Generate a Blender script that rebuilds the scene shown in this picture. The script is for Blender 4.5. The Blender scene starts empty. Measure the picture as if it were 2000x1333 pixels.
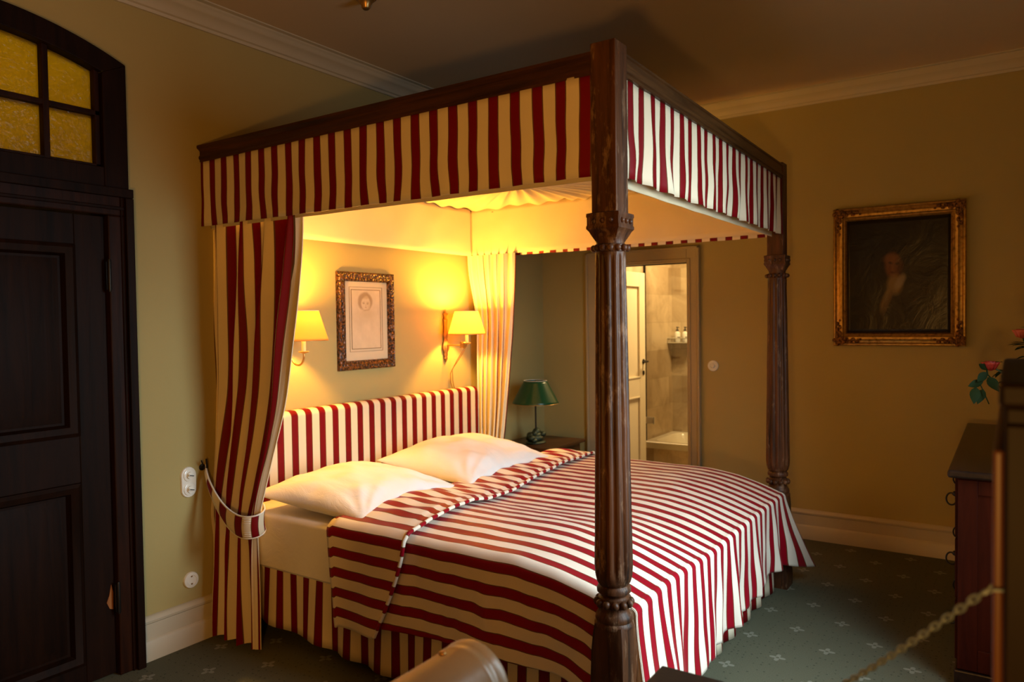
import bpy, bmesh, math, random
from math import pi, sin, cos, radians, sqrt, atan2, exp
from mathutils import Vector, Matrix, noise
random.seed(7)
SC = bpy.context.scene
COL = SC.collection

# ------------------------------------------------------------------ helpers
def nz(x, y, z=0.0): return noise.noise(Vector((x, y, z)))
def lerp(a, b, t): return a + (b - a) * t
def sst(a, b, x):
    t = max(0, min(1, (x - a) / (b - a))); return t * t * (3 - 2 * t)

class MB:
    def __init__(s): s.v = []; s.f = []; s.uv = {}; s.mi = []
    def add(s, vs, fs, uvs=None):
        o = len(s.v); s.v += [tuple(v) for v in vs]
        for k, f in enumerate(fs):
            s.f.append(tuple(i + o for i in f))
            if uvs: s.uv[len(s.f) - 1] = [uvs[i] for i in f]
        return s
    def box(s, x0, x1, y0, y1, z0, z1, M=None):
        vs = [Vector((x, y, z)) for z in (z0, z1) for y in (y0, y1) for x in (x0, x1)]
        if M: vs = [M @ v for v in vs]
        return s.add(vs, [(0, 2, 3, 1), (4, 5, 7, 6), (0, 1, 5, 4), (2, 6, 7, 3), (0, 4, 6, 2), (1, 3, 7, 5)])
    def grid(s, nu, nv, fn, uvfn=None, flip=False, wrapu=False):
        vs = []; uvs = []
        for j in range(nv + 1):
            for i in range(nu + 1):
                u = i / nu; v = j / nv
                vs.append(fn(u, v)); uvs.append(uvfn(u, v) if uvfn else (u, v))
        fs = []
        for j in range(nv):
            for i in range(nu):
                a = j * (nu + 1) + i; q = (a, a + 1, a + nu + 2, a + nu + 1)
                fs.append(q[::-1] if flip else q)
        return s.add(vs, fs, uvs)
    def lathe(s, prof, n=24, c=(0, 0, 0), rf=None, M=None, cap=True):
        vs = []
        for (r, z) in prof:
            for k in range(n):
                a = 2 * pi * k / n; rr = r * (rf(a, z) if rf else 1)
                v = Vector((rr * cos(a), rr * sin(a), z))
                if M: v = M @ v
                vs.append(v + Vector(c))
        fs = []
        for j in range(len(prof) - 1):
            for k in range(n):
                a = j * n + k; b = j * n + (k + 1) % n
                fs.append((a, b, b + n, a + n))
        if cap:
            fs.append(tuple(range(n))[::-1]); m = (len(prof) - 1) * n; fs.append(tuple(range(m, m + n)))
        return s.add(vs, fs)
    def tube(s, pts, r, n=10, cap=True):
        pts = [Vector(p) for p in pts]; vs = []; up = None
        for i, p in enumerate(pts):
            d = (pts[min(i + 1, len(pts) - 1)] - pts[max(i - 1, 0)]).normalized()
            if up is None: up = Vector((0, 0, 1)) if abs(d.z) < .9 else Vector((1, 0, 0))
            a = d.cross(up).normalized(); up = a.cross(d).normalized()
            rr = r(i / (len(pts) - 1)) if callable(r) else r
            for k in range(n):
                t = 2 * pi * k / n; vs.append(p + (a * cos(t) + up * sin(t)) * rr)
        fs = []
        for j in range(len(pts) - 1):
            for k in range(n):
                a = j * n + k; b = j * n + (k + 1) % n; fs.append((a, b, b + n, a + n))
        if cap: fs.append(tuple(range(n))[::-1]); m = (len(pts) - 1) * n; fs.append(tuple(range(m, m + n)))
        return s.add(vs, fs)
    def ball(s, c, r, n=12, m=8, sc=(1, 1, 1), M=None):
        vs = []; c = Vector(c)
        prof = [(sin(pi * j / m), -cos(pi * j / m)) for j in range(m + 1)]
        for (a, z) in prof:
            for k in range(n):
                t = 2 * pi * k / n; v = Vector((a * cos(t) * r * sc[0], a * sin(t) * r * sc[1], z * r * sc[2]))
                if M: v = M @ v
                vs.append(v + c)
        fs = [(j * n + k, j * n + (k + 1) % n, (j + 1) * n + (k + 1) % n, (j + 1) * n + k) for j in range(m) for k in range(n)]
        return s.add(vs, fs)
    def prism(s, poly, fn0, fn1):
        """extrude closed 2-D outline between two placements fn(p)->xyz"""
        n = len(poly); vs = [fn0(p) for p in poly] + [fn1(p) for p in poly]
        fs = [(k, (k + 1) % n, (k + 1) % n + n, k + n) for k in range(n)]
        fs += [tuple(range(n))[::-1], tuple(range(n, 2 * n))]
        return s.add(vs, fs)
    def build(s, name, mat, parent=None, smooth=False, bevel=0, solid=0, subsurf=0, seg=2, weld=True, offset=-1):
        me = bpy.data.meshes.new(name); me.from_pydata(s.v, [], s.f)
        if s.uv:
            ul = me.uv_layers.new(name='UVMap')
            for p in me.polygons:
                if p.index in s.uv:
                    for li, uvc in zip(p.loop_indices, s.uv[p.index]): ul.data[li].uv = uvc
        bm = bmesh.new(); bm.from_mesh(me)
        if weld and not (bevel and not s.uv): bmesh.ops.remove_doubles(bm, verts=bm.verts, dist=1e-5)
        if not s.uv and not solid: bmesh.ops.recalc_face_normals(bm, faces=bm.faces)
        bm.to_mesh(me); bm.free()
        me.materials.append(mat)
        if smooth:
            for p in me.polygons: p.use_smooth = True
        o = bpy.data.objects.new(name, me); COL.objects.link(o)
        if smooth == 'auto':
            try: me.set_sharp_from_angle(angle=radians(38))
            except Exception: pass
        if bevel:
            m = o.modifiers.new('bevel', 'BEVEL'); m.width = bevel; m.segments = seg; m.limit_method = 'ANGLE'; m.angle_limit = radians(40)
        if solid:
            m = o.modifiers.new('solid', 'SOLIDIFY'); m.thickness = solid; m.offset = offset
        if subsurf:
            m = o.modifiers.new('sub', 'SUBSURF'); m.levels = subsurf; m.render_levels = subsurf
        if parent is not None:
            o.parent = parent
            if parent.parent is None: o.matrix_parent_inverse = Matrix.Translation(parent.location).inverted()
        return o

def tag(o, label=None, cat=None, group=None, kind=None):
    if label: o['label'] = label
    if cat: o['category'] = cat
    if group: o['group'] = group
    if kind: o['kind'] = kind
    return o
def thing(name, loc, label, cat, group=None):
    o = bpy.data.objects.new(name, None); COL.objects.link(o); o.location = loc
    o.empty_display_size = .1
    return tag(o, label, cat, group)
def struct(o): o['kind'] = 'structure'; return o
def Lbl(o, label): o['label'] = label; return o

# ------------------------------------------------------------------ materials
class NT:
    def __init__(s, name, rough=.5, metal=0.0, spec=.5):
        s.m = bpy.data.materials.new(name); s.m.use_nodes = True; s.t = s.m.node_tree; s.n = s.t.nodes; s.l = s.t.links
        s.b = s.n['Principled BSDF']; s.b.inputs['Roughness'].default_value = rough; s.b.inputs['Metallic'].default_value = metal
        s.b.inputs['Specular IOR Level'].default_value = spec; s.out = s.n['Material Output']
    def node(s, ty, **kw):
        n = s.n.new(ty)
        for k, v in kw.items(): setattr(n, k, v)
        return n
    def link(s, a, b): s.l.new(a, b)
    def val(s, x, sock):
        if isinstance(x, (int, float)): sock.default_value = x
        elif isinstance(x, (tuple, list)): sock.default_value = x
        else: s.link(x, sock)
    def M(s, op, a, b=0.0, c=0.0, clamp=False):
        n = s.node('ShaderNodeMath', operation=op, use_clamp=clamp)
        s.val(a, n.inputs[0]); s.val(b, n.inputs[1]); s.val(c, n.inputs[2]); return n.outputs[0]
    def mix(s, fac, a, b):
        n = s.node('ShaderNodeMix', data_type='RGBA'); s.val(fac, n.inputs[0])
        for x, i in ((a, 6), (b, 7)):
            if isinstance(x, tuple): n.inputs[i].default_value = (*x[:3], 1)
            else: s.link(x, n.inputs[i])
        return n.outputs[2]
    def coord(s, kind='Object'):
        return s.node('ShaderNodeTexCoord').outputs[kind]
    def mapping(s, vec, scale=(1, 1, 1), rot=(0, 0, 0), loc=(0, 0, 0)):
        n = s.node('ShaderNodeMapping'); s.link(vec, n.inputs[0]); n.inputs['Scale'].default_value = scale
        n.inputs['Rotation'].default_value = rot; n.inputs['Location'].default_value = loc; return n.outputs[0]
    def noise(s, vec, scale=5, detail=4, rough=.5, dist=0):
        n = s.node('ShaderNodeTexNoise'); s.link(vec, n.inputs['Vector']); n.inputs['Scale'].default_value = scale
        n.inputs['Detail'].default_value = detail; n.inputs['Roughness'].default_value = rough; n.inputs['Distortion'].default_value = dist
        return n.outputs['Fac']
    def ramp(s, fac, stops, const=False):
        n = s.node('ShaderNodeValToRGB'); s.link(fac, n.inputs[0]); r = n.color_ramp
        if const: r.interpolation = 'CONSTANT'
        while len(r.elements) < len(stops): r.elements.new(.5)
        for e, (p, c) in zip(r.elements, stops): e.position = p; e.color = (*c, 1)
        return n.outputs[0]
    def sep(s, vec):
        n = s.node('ShaderNodeSeparateXYZ'); s.link(vec, n.inputs[0]); return n.outputs
    def comb(s, x, y, z):
        n = s.node('ShaderNodeCombineXYZ'); s.val(x, n.inputs[0]); s.val(y, n.inputs[1]); s.val(z, n.inputs[2]); return n.outputs[0]
    def color(s, c):
        if isinstance(c, tuple): s.b.inputs['Base Color'].default_value = (*c[:3], 1)
        else: s.link(c, s.b.inputs['Base Color'])
        return s
    def bump(s, h, strength=.3, dist=.01):
        n = s.node('ShaderNodeBump'); n.inputs['Strength'].default_value = strength; n.inputs['Distance'].default_value = dist
        s.link(h, n.inputs['Height']); s.link(n.outputs[0], s.b.inputs['Normal']); return s
    def trans(s, fac, col):
        """blend in translucency (thin cloth)"""
        t = s.node('ShaderNodeBsdfTranslucent'); mx = s.node('ShaderNodeMixShader'); mx.inputs[0].default_value = fac
        if isinstance(col, tuple): t.inputs[0].default_value = (*col, 1)
        else: s.link(col, t.inputs[0])
        s.link(s.b.outputs[0], mx.inputs[1]); s.link(t.outputs[0], mx.inputs[2]); s.link(mx.outputs[0], s.out.inputs[0]); return s

def plain(name, c, rough=.5, metal=0, var=.12, nscale=12, bump=.1, spec=.5):
    t = NT(name, rough, metal, spec); co = t.coord()
    n = t.noise(co, nscale, 5)
    t.color(t.mix(n, tuple(x * (1 - var) for x in c), tuple(min(1, x * (1 + var)) for x in c)))
    if bump: t.bump(t.noise(co, nscale * 8, 3), bump, .004)
    return t.m

def wood(name, c0, c1, rough=.4, axis='Z', scale=1.0, bump=.35, worn=None, spec=.22):
    t = NT(name, rough, spec=spec); co = t.coord()
    sc = {'Z': (22, 22, 1.6), 'X': (1.6, 22, 22), 'Y': (22, 1.6, 22)}[axis]
    v = t.mapping(co, tuple(q * scale for q in sc))
    n = t.noise(v, 1.4, 8, .62, .6); n2 = t.noise(co, 3.2, 4)
    col = t.ramp(n, [(.3, c0), (.5, tuple((a + b) / 2 for a, b in zip(c0, c1))), (.72, c1)])
    col = t.mix(t.M('MULTIPLY', n2, .55), col, tuple(q * .55 for q in c0))
    if worn:
        w = t.ramp(t.noise(t.mapping(co, (1, 1, .3)), 26, 7, .75), [(.55, (0, 0, 0)), (.68, (1, 1, 1))])
        col = t.mix(t.M('MULTIPLY', w, .7), col, worn)
    t.color(col); t.bump(n, bump, .004)
    return t.m

PITCH = 1.0
RED = (.165, .0012, .004); CREAM = (.72, .62, .45); OLIVE = (.10, .072, .022)
def stripe_mat(name, transl=.0, rough=.55, red=RED, cream=CREAM, sheen=0.0):
    t = NT(name, rough, spec=.15); uv = t.sep(t.coord('UV'))[0]
    co = t.coord()
    f = t.M('ABSOLUTE', t.M('SUBTRACT', t.M('FRACT', t.M('ADD', uv, .5)), .5))
    c = t.ramp(t.M('MULTIPLY', f, 2), [(0, red), (.385, OLIVE), (.415, red), (.435, OLIVE), (.475, cream)], True)
    n = t.noise(co, 30, 4)
    c = t.mix(t.M('MULTIPLY', n, .22), c, t.mix(1.0, c, c)) if False else c
    t.color(c)
    if sheen: t.b.inputs['Sheen Weight'].default_value = sheen
    t.bump(t.noise(t.mapping(co, (1, 1, 1)), 260, 3), .12, .002)
    if transl: t.trans(transl, c)
    return t.m

M = {}
def mats():
    t = NT('wall_paint', .75, spec=.25); co = t.coord(); n = t.noise(co, 1.5, 5)
    t.color(t.mix(n, (.38, .305, .118), (.43, .35, .145))); t.bump(t.noise(co, 160, 4), .15, .002); M['wall'] = t.m
    M['ceiling'] = plain('ceiling_paint', (.60, .47, .31), .8, var=.04, nscale=2)
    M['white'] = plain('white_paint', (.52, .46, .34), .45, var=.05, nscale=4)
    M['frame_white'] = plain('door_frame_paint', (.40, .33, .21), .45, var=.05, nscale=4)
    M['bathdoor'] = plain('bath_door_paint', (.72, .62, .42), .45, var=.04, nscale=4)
    M['stripe'] = stripe_mat('striped_fabric', .06)
    M['stripe_val'] = stripe_mat('striped_valance_fabric', .03)
    M['stripe_cur'] = stripe_mat('striped_curtain_fabric', .11)
    M['stripe_satin'] = stripe_mat('striped_bedspread_fabric', 0, .42, red=(.26, .0012, .010), cream=(.80, .70, .58), sheen=.04)
    t = NT('lining_cloth', .8, spec=.2); co = t.coord(); n = t.noise(co, 6, 4)
    c = t.mix(n, (.66, .55, .36), (.72, .62, .43)); t.color(c); t.bump(t.noise(co, 90, 4), .15, .002); t.trans(.10, c); M['lining'] = t.m
    t = NT('curtain_lining', .8, spec=.2); c = t.mix(t.noise(t.coord(), 6, 4), (.76, .66, .46), (.82, .73, .52)); t.color(c); t.trans(.08, c); M['curlin'] = t.m
    t = NT('white_linen', .8, spec=.2); co = t.coord(); t.color(t.mix(t.noise(co, 5, 4), (.74, .72, .71), (.80, .78, .77)))
    t.b.inputs['Sheen Weight'].default_value = .1
    t.bump(t.noise(t.mapping(co, (7, 3, 3)), 2.2, 7, .6, 1.2), .22, .02); M['linen'] = t.m
    M['redtrim'] = plain('dark_red_braid', (.08, .002, .003), .7)
    M['cord'] = plain('white_cord', (.75, .70, .62), .7, nscale=60, bump=.3)
    M['post'] = wood('dark_oak_post', (.012, .005, .0025), (.15, .052, .018), .42, 'Z', .8, .9, worn=(.26, .15, .085))
    M['rail'] = wood('dark_oak_rail', (.022, .008, .003), (.10, .032, .009), .42, 'Y', .9, .5)
    M['railx'] = wood('dark_oak_foot_rail', (.03, .012, .004), (.13, .055, .016), .42, 'X', .9, .5)
    M['door'] = wood('black_brown_door_wood', (.005, .0018, .0006), (.020, .0062, .0018), .55, 'Z', .8, .4, spec=.09)
    M['door_red'] = wood('brown_door_frame_wood', (.006, .002, .0008), (.040, .011, .003), .5, 'Z', .8, .4, spec=.1)
    M['bare'] = wood('bare_split_wood', (.22, .07, .02), (.5, .2, .05), .6)
    M['iron'] = plain('dark_iron', (.02, .017, .014), .45, .7)
    M['chest'] = wood('cherry_chest_wood', (.022, .003, .0012), (.060, .009, .003), .5, 'Z', .7, .2, spec=.08)
    M['chest_top'] = wood('dark_chest_top_wood', (.012, .006, .004), (.030, .014, .008), .28, 'X', .7, .15)
    M['night'] = wood('walnut_nightstand_wood', (.03, .011, .004), (.10, .038, .013), .35, 'X', .8, .2)
    M['cab'] = wood('dark_cabinet_wood', (.003, .0015, .0008), (.010, .0045, .002), .5, 'Z', .7, .2, spec=.08)
    M['cab_edge_lit'] = wood('lamplit_cabinet_edge_wood', (.03, .009, .002), (.10, .032, .006), .42, 'Z', .7, .2)  # brighter orange than the carcass: lamplight on the edge put into the colour
    M['black'] = plain('black_lacquer', (.010, .010, .010), .5, var=.1)
    M['green'] = NT('green_metal_shade', .28, .0).color((.004, .050, .018)).m
    M['bronze'] = plain('green_bronze', (.035, .05, .028), .32, .5, var=.6, nscale=40, bump=.6)
    M['brass'] = plain('aged_brass', (.52, .30, .10), .34, .85, var=.25, nscale=30)
    M['brasscarve'] = plain('carved_gilt_wood', (.26, .12, .035), .42, .45, var=.35, nscale=50, bump=.5)
    M['chrome'] = plain('chrome', (.75, .74, .70), .3, .9, var=.02, bump=0)
    M['steelchain'] = plain('old_silver_chain', (.13, .17, .22), .4, .3, var=.2, nscale=60)
    M['porcelain'] = plain('white_porcelain', (.78, .76, .68), .18, var=.03)
    M['tub'] = plain('white_enamel', (.80, .74, .60), .15, var=.02)
    M['bulb'] = plain('bulb_sleeve', (.70, .50, .28), .6)
    # gilt frame
    t = NT('gilt_frame', .36, .75); co = t.coord(); n = t.noise(co, 45, 5, .6)
    t.color(t.ramp(n, [(.25, (.12, .06, .012)), (.45, (.42, .24, .06)), (.75, (.58, .36, .10))])); t.bump(n, .4, .006); M['gilt'] = t.m
    t = NT('gilt_ornament', .4, .7); co = t.coord(); n = t.noise(co, 70, 5, .7)
    t.color(t.ramp(n, [(.38, (.03, .012, .004)), (.55, (.30, .13, .035)), (.75, (.5, .28, .08))])); t.bump(n, .9, .01); M['giltorn'] = t.m
    t = NT('carved_brown_frame', .35, .3); co = t.coord()
    v = t.node('ShaderNodeTexVoronoi'); t.link(co, v.inputs['Vector']); v.inputs['Scale'].default_value = 62
    t.color(t.ramp(v.outputs['Distance'], [(.08, (.004, .002, .001)), (.35, (.025, .008, .004)), (.7, (.14, .055, .02))])); t.bump(v.outputs['Distance'], .9, .008); M['carved'] = t.m
    # lampshade: thin translucent card
    t = NT('cream_lampshade', .8, spec=.2); c = (.90, .72, .36); t.color((.85, .62, .25)); t.trans(.86, (1.0, .72, .42)); M['shade'] = t.m
    # yellow textured glass
    t = NT('yellow_glass', .2, spec=.6); co = t.coord(); c = t.mix(t.noise(co, 5, 3), (.55, .36, .035), (.66, .47, .07)); t.color((.10, .065, .01))
    t.bump(t.noise(t.mapping(co, (1, 1, .8)), 42, 3, .5, 1.5), .55, .01); t.trans(.62, c); M['yglass'] = t.m
    # clear glass
    t = NT('clear_glass', .02); t.b.inputs['Transmission Weight'].default_value = 1; t.b.inputs['IOR'].default_value = 1.45; t.color((.93, .96, .92)); M['glass'] = t.m
    # travertine tile
    def tile(name, ax):
        t = NT(name, .3); co = t.sep(t.coord()); v = t.comb(co[ax], co[2], 0.0)
        b = t.node('ShaderNodeTexBrick'); t.link(t.mapping(v, (1, 1, 1), loc=(.13, .12, 0)), b.inputs['Vector'])
        b.inputs['Scale'].default_value = 1; b.inputs['Brick Width'].default_value = .42; b.inputs['Row Height'].default_value = .27
        b.inputs['Mortar Size'].default_value = .002; b.inputs['Color1'].default_value = (.34, .235, .125, 1); b.inputs['Color2'].default_value = (.60, .47, .30, 1)
        b.inputs['Mortar'].default_value = (.40, .31, .18, 1); b.inputs['Bias'].default_value = .1
        oc = t.coord(); n = t.noise(oc, 5.5, 8, .65, .8)
        t.color(t.mix(t.M('MULTIPLY', t.ramp(n, [(.42, (0, 0, 0)), (.7, (1, 1, 1))]), .55), b.outputs['Color'], (.24, .155, .075)))
        return t.m
    M['tileX'] = tile('travertine_tile_back', 0); M['tileY'] = tile('travertine_tile_end', 1)
    # carpet
    t = NT('patterned_carpet', .95, spec=.1); xyz = t.sep(t.coord())
    px, py = .366, .3475
    def lat(ox, oy):
        x = t.M('MULTIPLY', t.M('SUBTRACT', t.M('FRACT', t.M('ADD', t.M('DIVIDE', t.M('SUBTRACT', xyz[0], ox), px), .5)), .5), px)
        y = t.M('MULTIPLY', t.M('SUBTRACT', t.M('FRACT', t.M('ADD', t.M('DIVIDE', t.M('SUBTRACT', xyz[1], oy), py), .5)), .5), py)
        r = t.M('SQRT', t.M('ADD', t.M('MULTIPLY', x, x), t.M('MULTIPLY', y, y)))
        a = t.M('ARCTAN2', y, x)
        lobe = t.M('POWER', t.M('ABSOLUTE', t.M('COSINE', t.M('MULTIPLY', a, 2.0))), 1.6)
        r0 = t.M('ADD', .012, t.M('MULTIPLY', lobe, .024))
        m = t.M('MULTIPLY', t.M('LESS_THAN', r, r0), t.M('GREATER_THAN', r, .0075))
        return m
    m = t.M('MAXIMUM', lat(1.843, -2.25), lat(1.843 + px / 2, -2.25 - py / 2))
    v = t.node('ShaderNodeTexVoronoi'); t.link(t.coord(), v.inputs['Vector']); v.inputs['Scale'].default_value = 34; v.inputs['Randomness'].default_value = .35
    dots = t.M('LESS_THAN', v.outputs['Distance'], .16)
    n = t.noise(t.coord(), 220, 3)
    base = t.mix(n, (.082, .080, .050), (.132, .132, .088))
    base = t.mix(t.M('MULTIPLY', dots, .6), base, (.03, .032, .022))
    t.color(t.mix(t.M('MULTIPLY', m, t.M('ADD', .3, t.M('MULTIPLY', n, .5))), base, (.30, .29, .23)))
    t.bump(n, .6, .004); M['carpet'] = t.m
mats()

def blobs(name, base, items, rough=.6, rel=None, bumpf=None, extra=None):
    """picture surface: soft ellipses in the picture's own plane (u right, v up, metres from its centre)"""
    t = NT(name, rough); uv = t.sep(t.coord('UV')); co = t.coord('UV'); wn = t.noise(co, 6, 4)
    dx = t.M('MULTIPLY', t.M('SUBTRACT', wn, .5), .06); u0 = t.M('ADD', uv[0], dx); v0 = t.M('ADD', uv[1], dx)
    c = t.mix(t.noise(co, 4, 6), tuple(q * .8 for q in base), tuple(q * 1.2 for q in base))
    for (cu, cv, ru, rv, ang, soft, col, op) in items:
        x = t.M('SUBTRACT', u0, cu); y = t.M('SUBTRACT', v0, cv)
        ca, sa = cos(ang), sin(ang)
        X = t.M('DIVIDE', t.M('ADD', t.M('MULTIPLY', x, ca), t.M('MULTIPLY', y, sa)), ru)
        Y = t.M('DIVIDE', t.M('SUBTRACT', t.M('MULTIPLY', y, ca), t.M('MULTIPLY', x, sa)), rv)
        d = t.M('SQRT', t.M('ADD', t.M('MULTIPLY', X, X), t.M('MULTIPLY', Y, Y)))
        k = t.M('MULTIPLY', t.M('DIVIDE', t.M('SUBTRACT', 1 + soft, d), 2 * soft, clamp=True), op)
        c = t.mix(k, c, col)
    t.color(c); t.b.inputs['Specular IOR Level'].default_value = .3
    if bumpf: t.bump(t.noise(t.mapping(co, bumpf[0]), bumpf[1], 5, .6, 1.0), bumpf[2], .02)
    return t.m

# ------------------------------------------------------------------ room shell
XB, YF, XL, ZC = 3.266, -3.65, -3.6, 3.07
DX0, DX1 = -1.50, -.306                     # big door with fanlight in wall_back
struct(MB().box(XL, 5.2, YF, .02, -.1, 0).build('floor', M['carpet']))
struct(MB().box(XL - .2, XB + .12, YF - .3, .22, ZC, ZC + .12).build('ceiling', M['ceiling']))
w = MB(); w.box(DX1 - .02, XB, 0, .2, 0, ZC); w.box(XL, DX0 + .02, 0, .2, 0, ZC); 
ARC = lambda x: 2.812 - ((.597 ** 2 + .125 ** 2) / .25) + sqrt(((.597 ** 2 + .125 ** 2) / .25) ** 2 - (x + .903) ** 2) - .04
for i in range(20):
    a, b2 = lerp(DX0 + .02, DX1 - .02, i / 20), lerp(DX0 + .02, DX1 - .02, (i + 1) / 20)
    w.prism([(a, ARC(a)), (b2, ARC(b2)), (b2, ZC), (a, ZC)], lambda p: (p[0], 0, p[1]), lambda p: (p[0], .2, p[1]))
struct(w.build('wall_back', M['wall']))
w = MB(); w.box(XB, XB + .12, -.52, .2, 0, ZC); w.box(XB, XB + .12, YF, -1.275, 0, ZC); w.box(XB, XB + .12, -1.275, -.52, 1.955, ZC)
struct(w.build('wall_right', M['wall']))
WX0, WX1, WZ0, WZ1 = .05, 1.02, .60, 2.45
w = MB(); w.box(XL, WX0, YF - .3, YF, 0, ZC); w.box(WX1, XB + .12, YF - .3, YF, 0, ZC); w.box(WX0, WX1, YF - .3, YF, 0, WZ0); w.box(WX0, WX1, YF - .3, YF, WZ1, ZC)
struct(w.build('wall_front', M['wall']))
struct(MB().box(XL - .2, XL, YF, .2, 0, ZC).build('wall_left', M['wall']))
# window frame (behind the camera)
w = MB(); yw = YF - .2
for a in (WX0, WX1 - .05): w.box(a, a + .05, yw - .03, yw + .03, WZ0, WZ1)
for a in (WZ0, WZ1 - .05): w.box(WX0, WX1, yw - .03, yw + .03, a, a + .05)
win = struct(w.build('window_1', M['white']))
struct(MB().box(WX0 - .03, WX1 + .03, YF - .28, YF + .05, WZ0 - .03, WZ0).build('window_sill', M['white'], win))

# cornices
def corn_profile():
    return [(0, 0), (.012, 0), (.018, .012), (.030, .016), (.040, .032), (.058, .048), (.075, .055), (.082, .060), (.090, .072), (.104, .078), (.110, .086), (.135, .088), (.135, .0935), (0, .0935)]
cp = corn_profile(); z0 = 2.9765
w = MB(); w.prism(cp, lambda p: (XL, -p[0], z0 + p[1]), lambda p: (XB - p[0], -p[0], z0 + p[1]))
struct(w.build('trim_1', M['white'], smooth='auto'))
w = MB(); w.prism(cp, lambda p: (XB - p[0], -p[0], z0 + p[1]), lambda p: (XB - p[0], YF, z0 + p[1]))
struct(w.build('trim_2', M['white'], smooth='auto'))
# baseboards
bp_ = [(0, 0), (.030, 0), (.030, .085), (.024, .094), (.018, .098), (.018, .168), (.024, .173), (.026, .184), (.018, .196), (.008, .203), (0, .203)]
w = MB(); w.prism(bp_, lambda p: (DX1 + .004, -p[0], p[1]), lambda p: (XB - p[0], -p[0], p[1]))
struct(w.build('baseboard_back', M['white'], smooth='auto'))
w = MB(); w.prism(bp_, lambda p: (XB - p[0], -1.375, p[1]), lambda p: (XB - p[0], YF, p[1]))
struct(w.build('baseboard_right', M['white'], smooth='auto'))

# ------------------------------------------------------------------ door_1 : old dark door with arched fanlight
def add_panel_mould(mb, x0, x1, z0, z1, y, wd=.035, dp=.018, inset=.006):
    """moulding frame around a recessed panel; y is the leaf face, room is -y"""
    pr = [(0, 0), (0, -.008), (.3 * wd, -.016), (.55 * wd, -.010), (.8 * wd, -.004), (wd, dp)]
    for (a, b, c, d) in ((x0, z0, x1, z0), (x1, z0, x1, z1), (x1, z1, x0, z1), (x0, z1, x0, z0)):
        dx, dz = (c - a), (d - b); L = sqrt(dx * dx + dz * dz); dx /= L; dz /= L; nx, nzz = -dz, dx
        P = [(a + nx * q + dx * q, y + h, b + nzz * q + dz * q) for q, h in pr]
        Q = [(c + nx * q - dx * q, y + h, d + nzz * q - dz * q) for q, h in pr]
        n = len(pr); mb.add(P + Q, [(k, k + 1, k + 1 + n, k + n) for k in range(n - 1)])
fr = MB(); FZ = 2.135
yo = -.05
fr.box(-.406, DX1, yo, .1, 0, 2.02); fr.box(DX0, -1.40, yo, .1, 0, 2.02); fr.box(DX0, DX1, yo, .1, 2.02, FZ)
d1 = struct(fr.build('door_1', M['door_red'], bevel=.006))
m = MB()  # outer black architrave bead and lintel mould
m.box(DX1 - .03, DX1 + .006, yo - .022, yo, 0, FZ - .036); m.box(-.352, -.345, yo - .008, yo, 0, FZ)
m.box(DX0, DX1 + .006, yo - .022, yo, FZ - .035, FZ + .004); m.box(DX0, DX1 - .032, yo - .010, yo, 2.045, 2.06)
m.build('door_architrave', M['door'], d1, bevel=.005)
# leaf
lf = MB(); ly = -.022; LX0, LX1 = -1.395, -.410
P1 = (-.535, 1.075, 1.885); P2 = (-.540, .095, .875); PXL = -1.27
lf.box(P1[0], LX1, ly, .04, .01, 2.015); lf.box(LX0, PXL, ly, .04, .01, 2.015)
lf.box(PXL, P1[0], ly, .04, .01, P2[1]); lf.box(PXL, P1[0], ly, .04, P2[2], P1[1]); lf.box(PXL, P1[0], ly, .04, P1[2], 2.015)
leaf = lf.build('door_leaf', M['door'], d1, bevel=.003)
for (xr, za, zb), nm in ((P1, 'door_panel'), (P2, 'door_panel')):
    p = MB(); p.box(PXL, xr, .0, .03, za, zb)
    # raised field
    a, b, c, d = PXL + .06, xr - .06, za + .06, zb - .06
    p.add([(a, .0, c), (b, .0, c), (b, .0, d), (a, .0, d), (a + .05, -.014, c + .05), (b - .05, -.014, c + .05), (b - .05, -.014, d - .05), (a + .05, -.014, d - .05)],
          [(0, 1, 5, 4), (1, 2, 6, 5), (2, 3, 7, 6), (3, 0, 4, 7), (4, 5, 6, 7)])
    add_panel_mould(p, PXL, xr, za, zb, ly, .05, .022)
    p.build(nm, M['door'], leaf, smooth='auto')
for zc, hl in ((1.757, .12), (.348, .12)):
    h = MB(); h.lathe([(.0, -hl * .6), (.006, -hl * .58), (.008, -hl * .5), (.008, hl * .5), (.006, hl * .58), (0, hl * .6)], 12, (-.408, yo - .004, zc))
    h.box(-.418, -.402, yo, yo + .01, zc - hl * .5, zc + hl * .5)
    Lbl(h.build('hinge', M['iron'], d1, smooth='auto'), 'dark iron door hinge')
# split bare wood by the lower hinge
b = MB(); pts = [(-.432, .30), (-.418, .295), (-.416, .37), (-.424, .405), (-.433, .36), (-.445, .33)]
b.prism(pts, lambda p: (p[0], ly - .003, p[1]), lambda p: (p[0], ly + .004, p[1]))
Lbl(b.build('bare_wood_split', M['bare'], leaf), 'orange patch of bare split wood beside the lower hinge')
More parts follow.
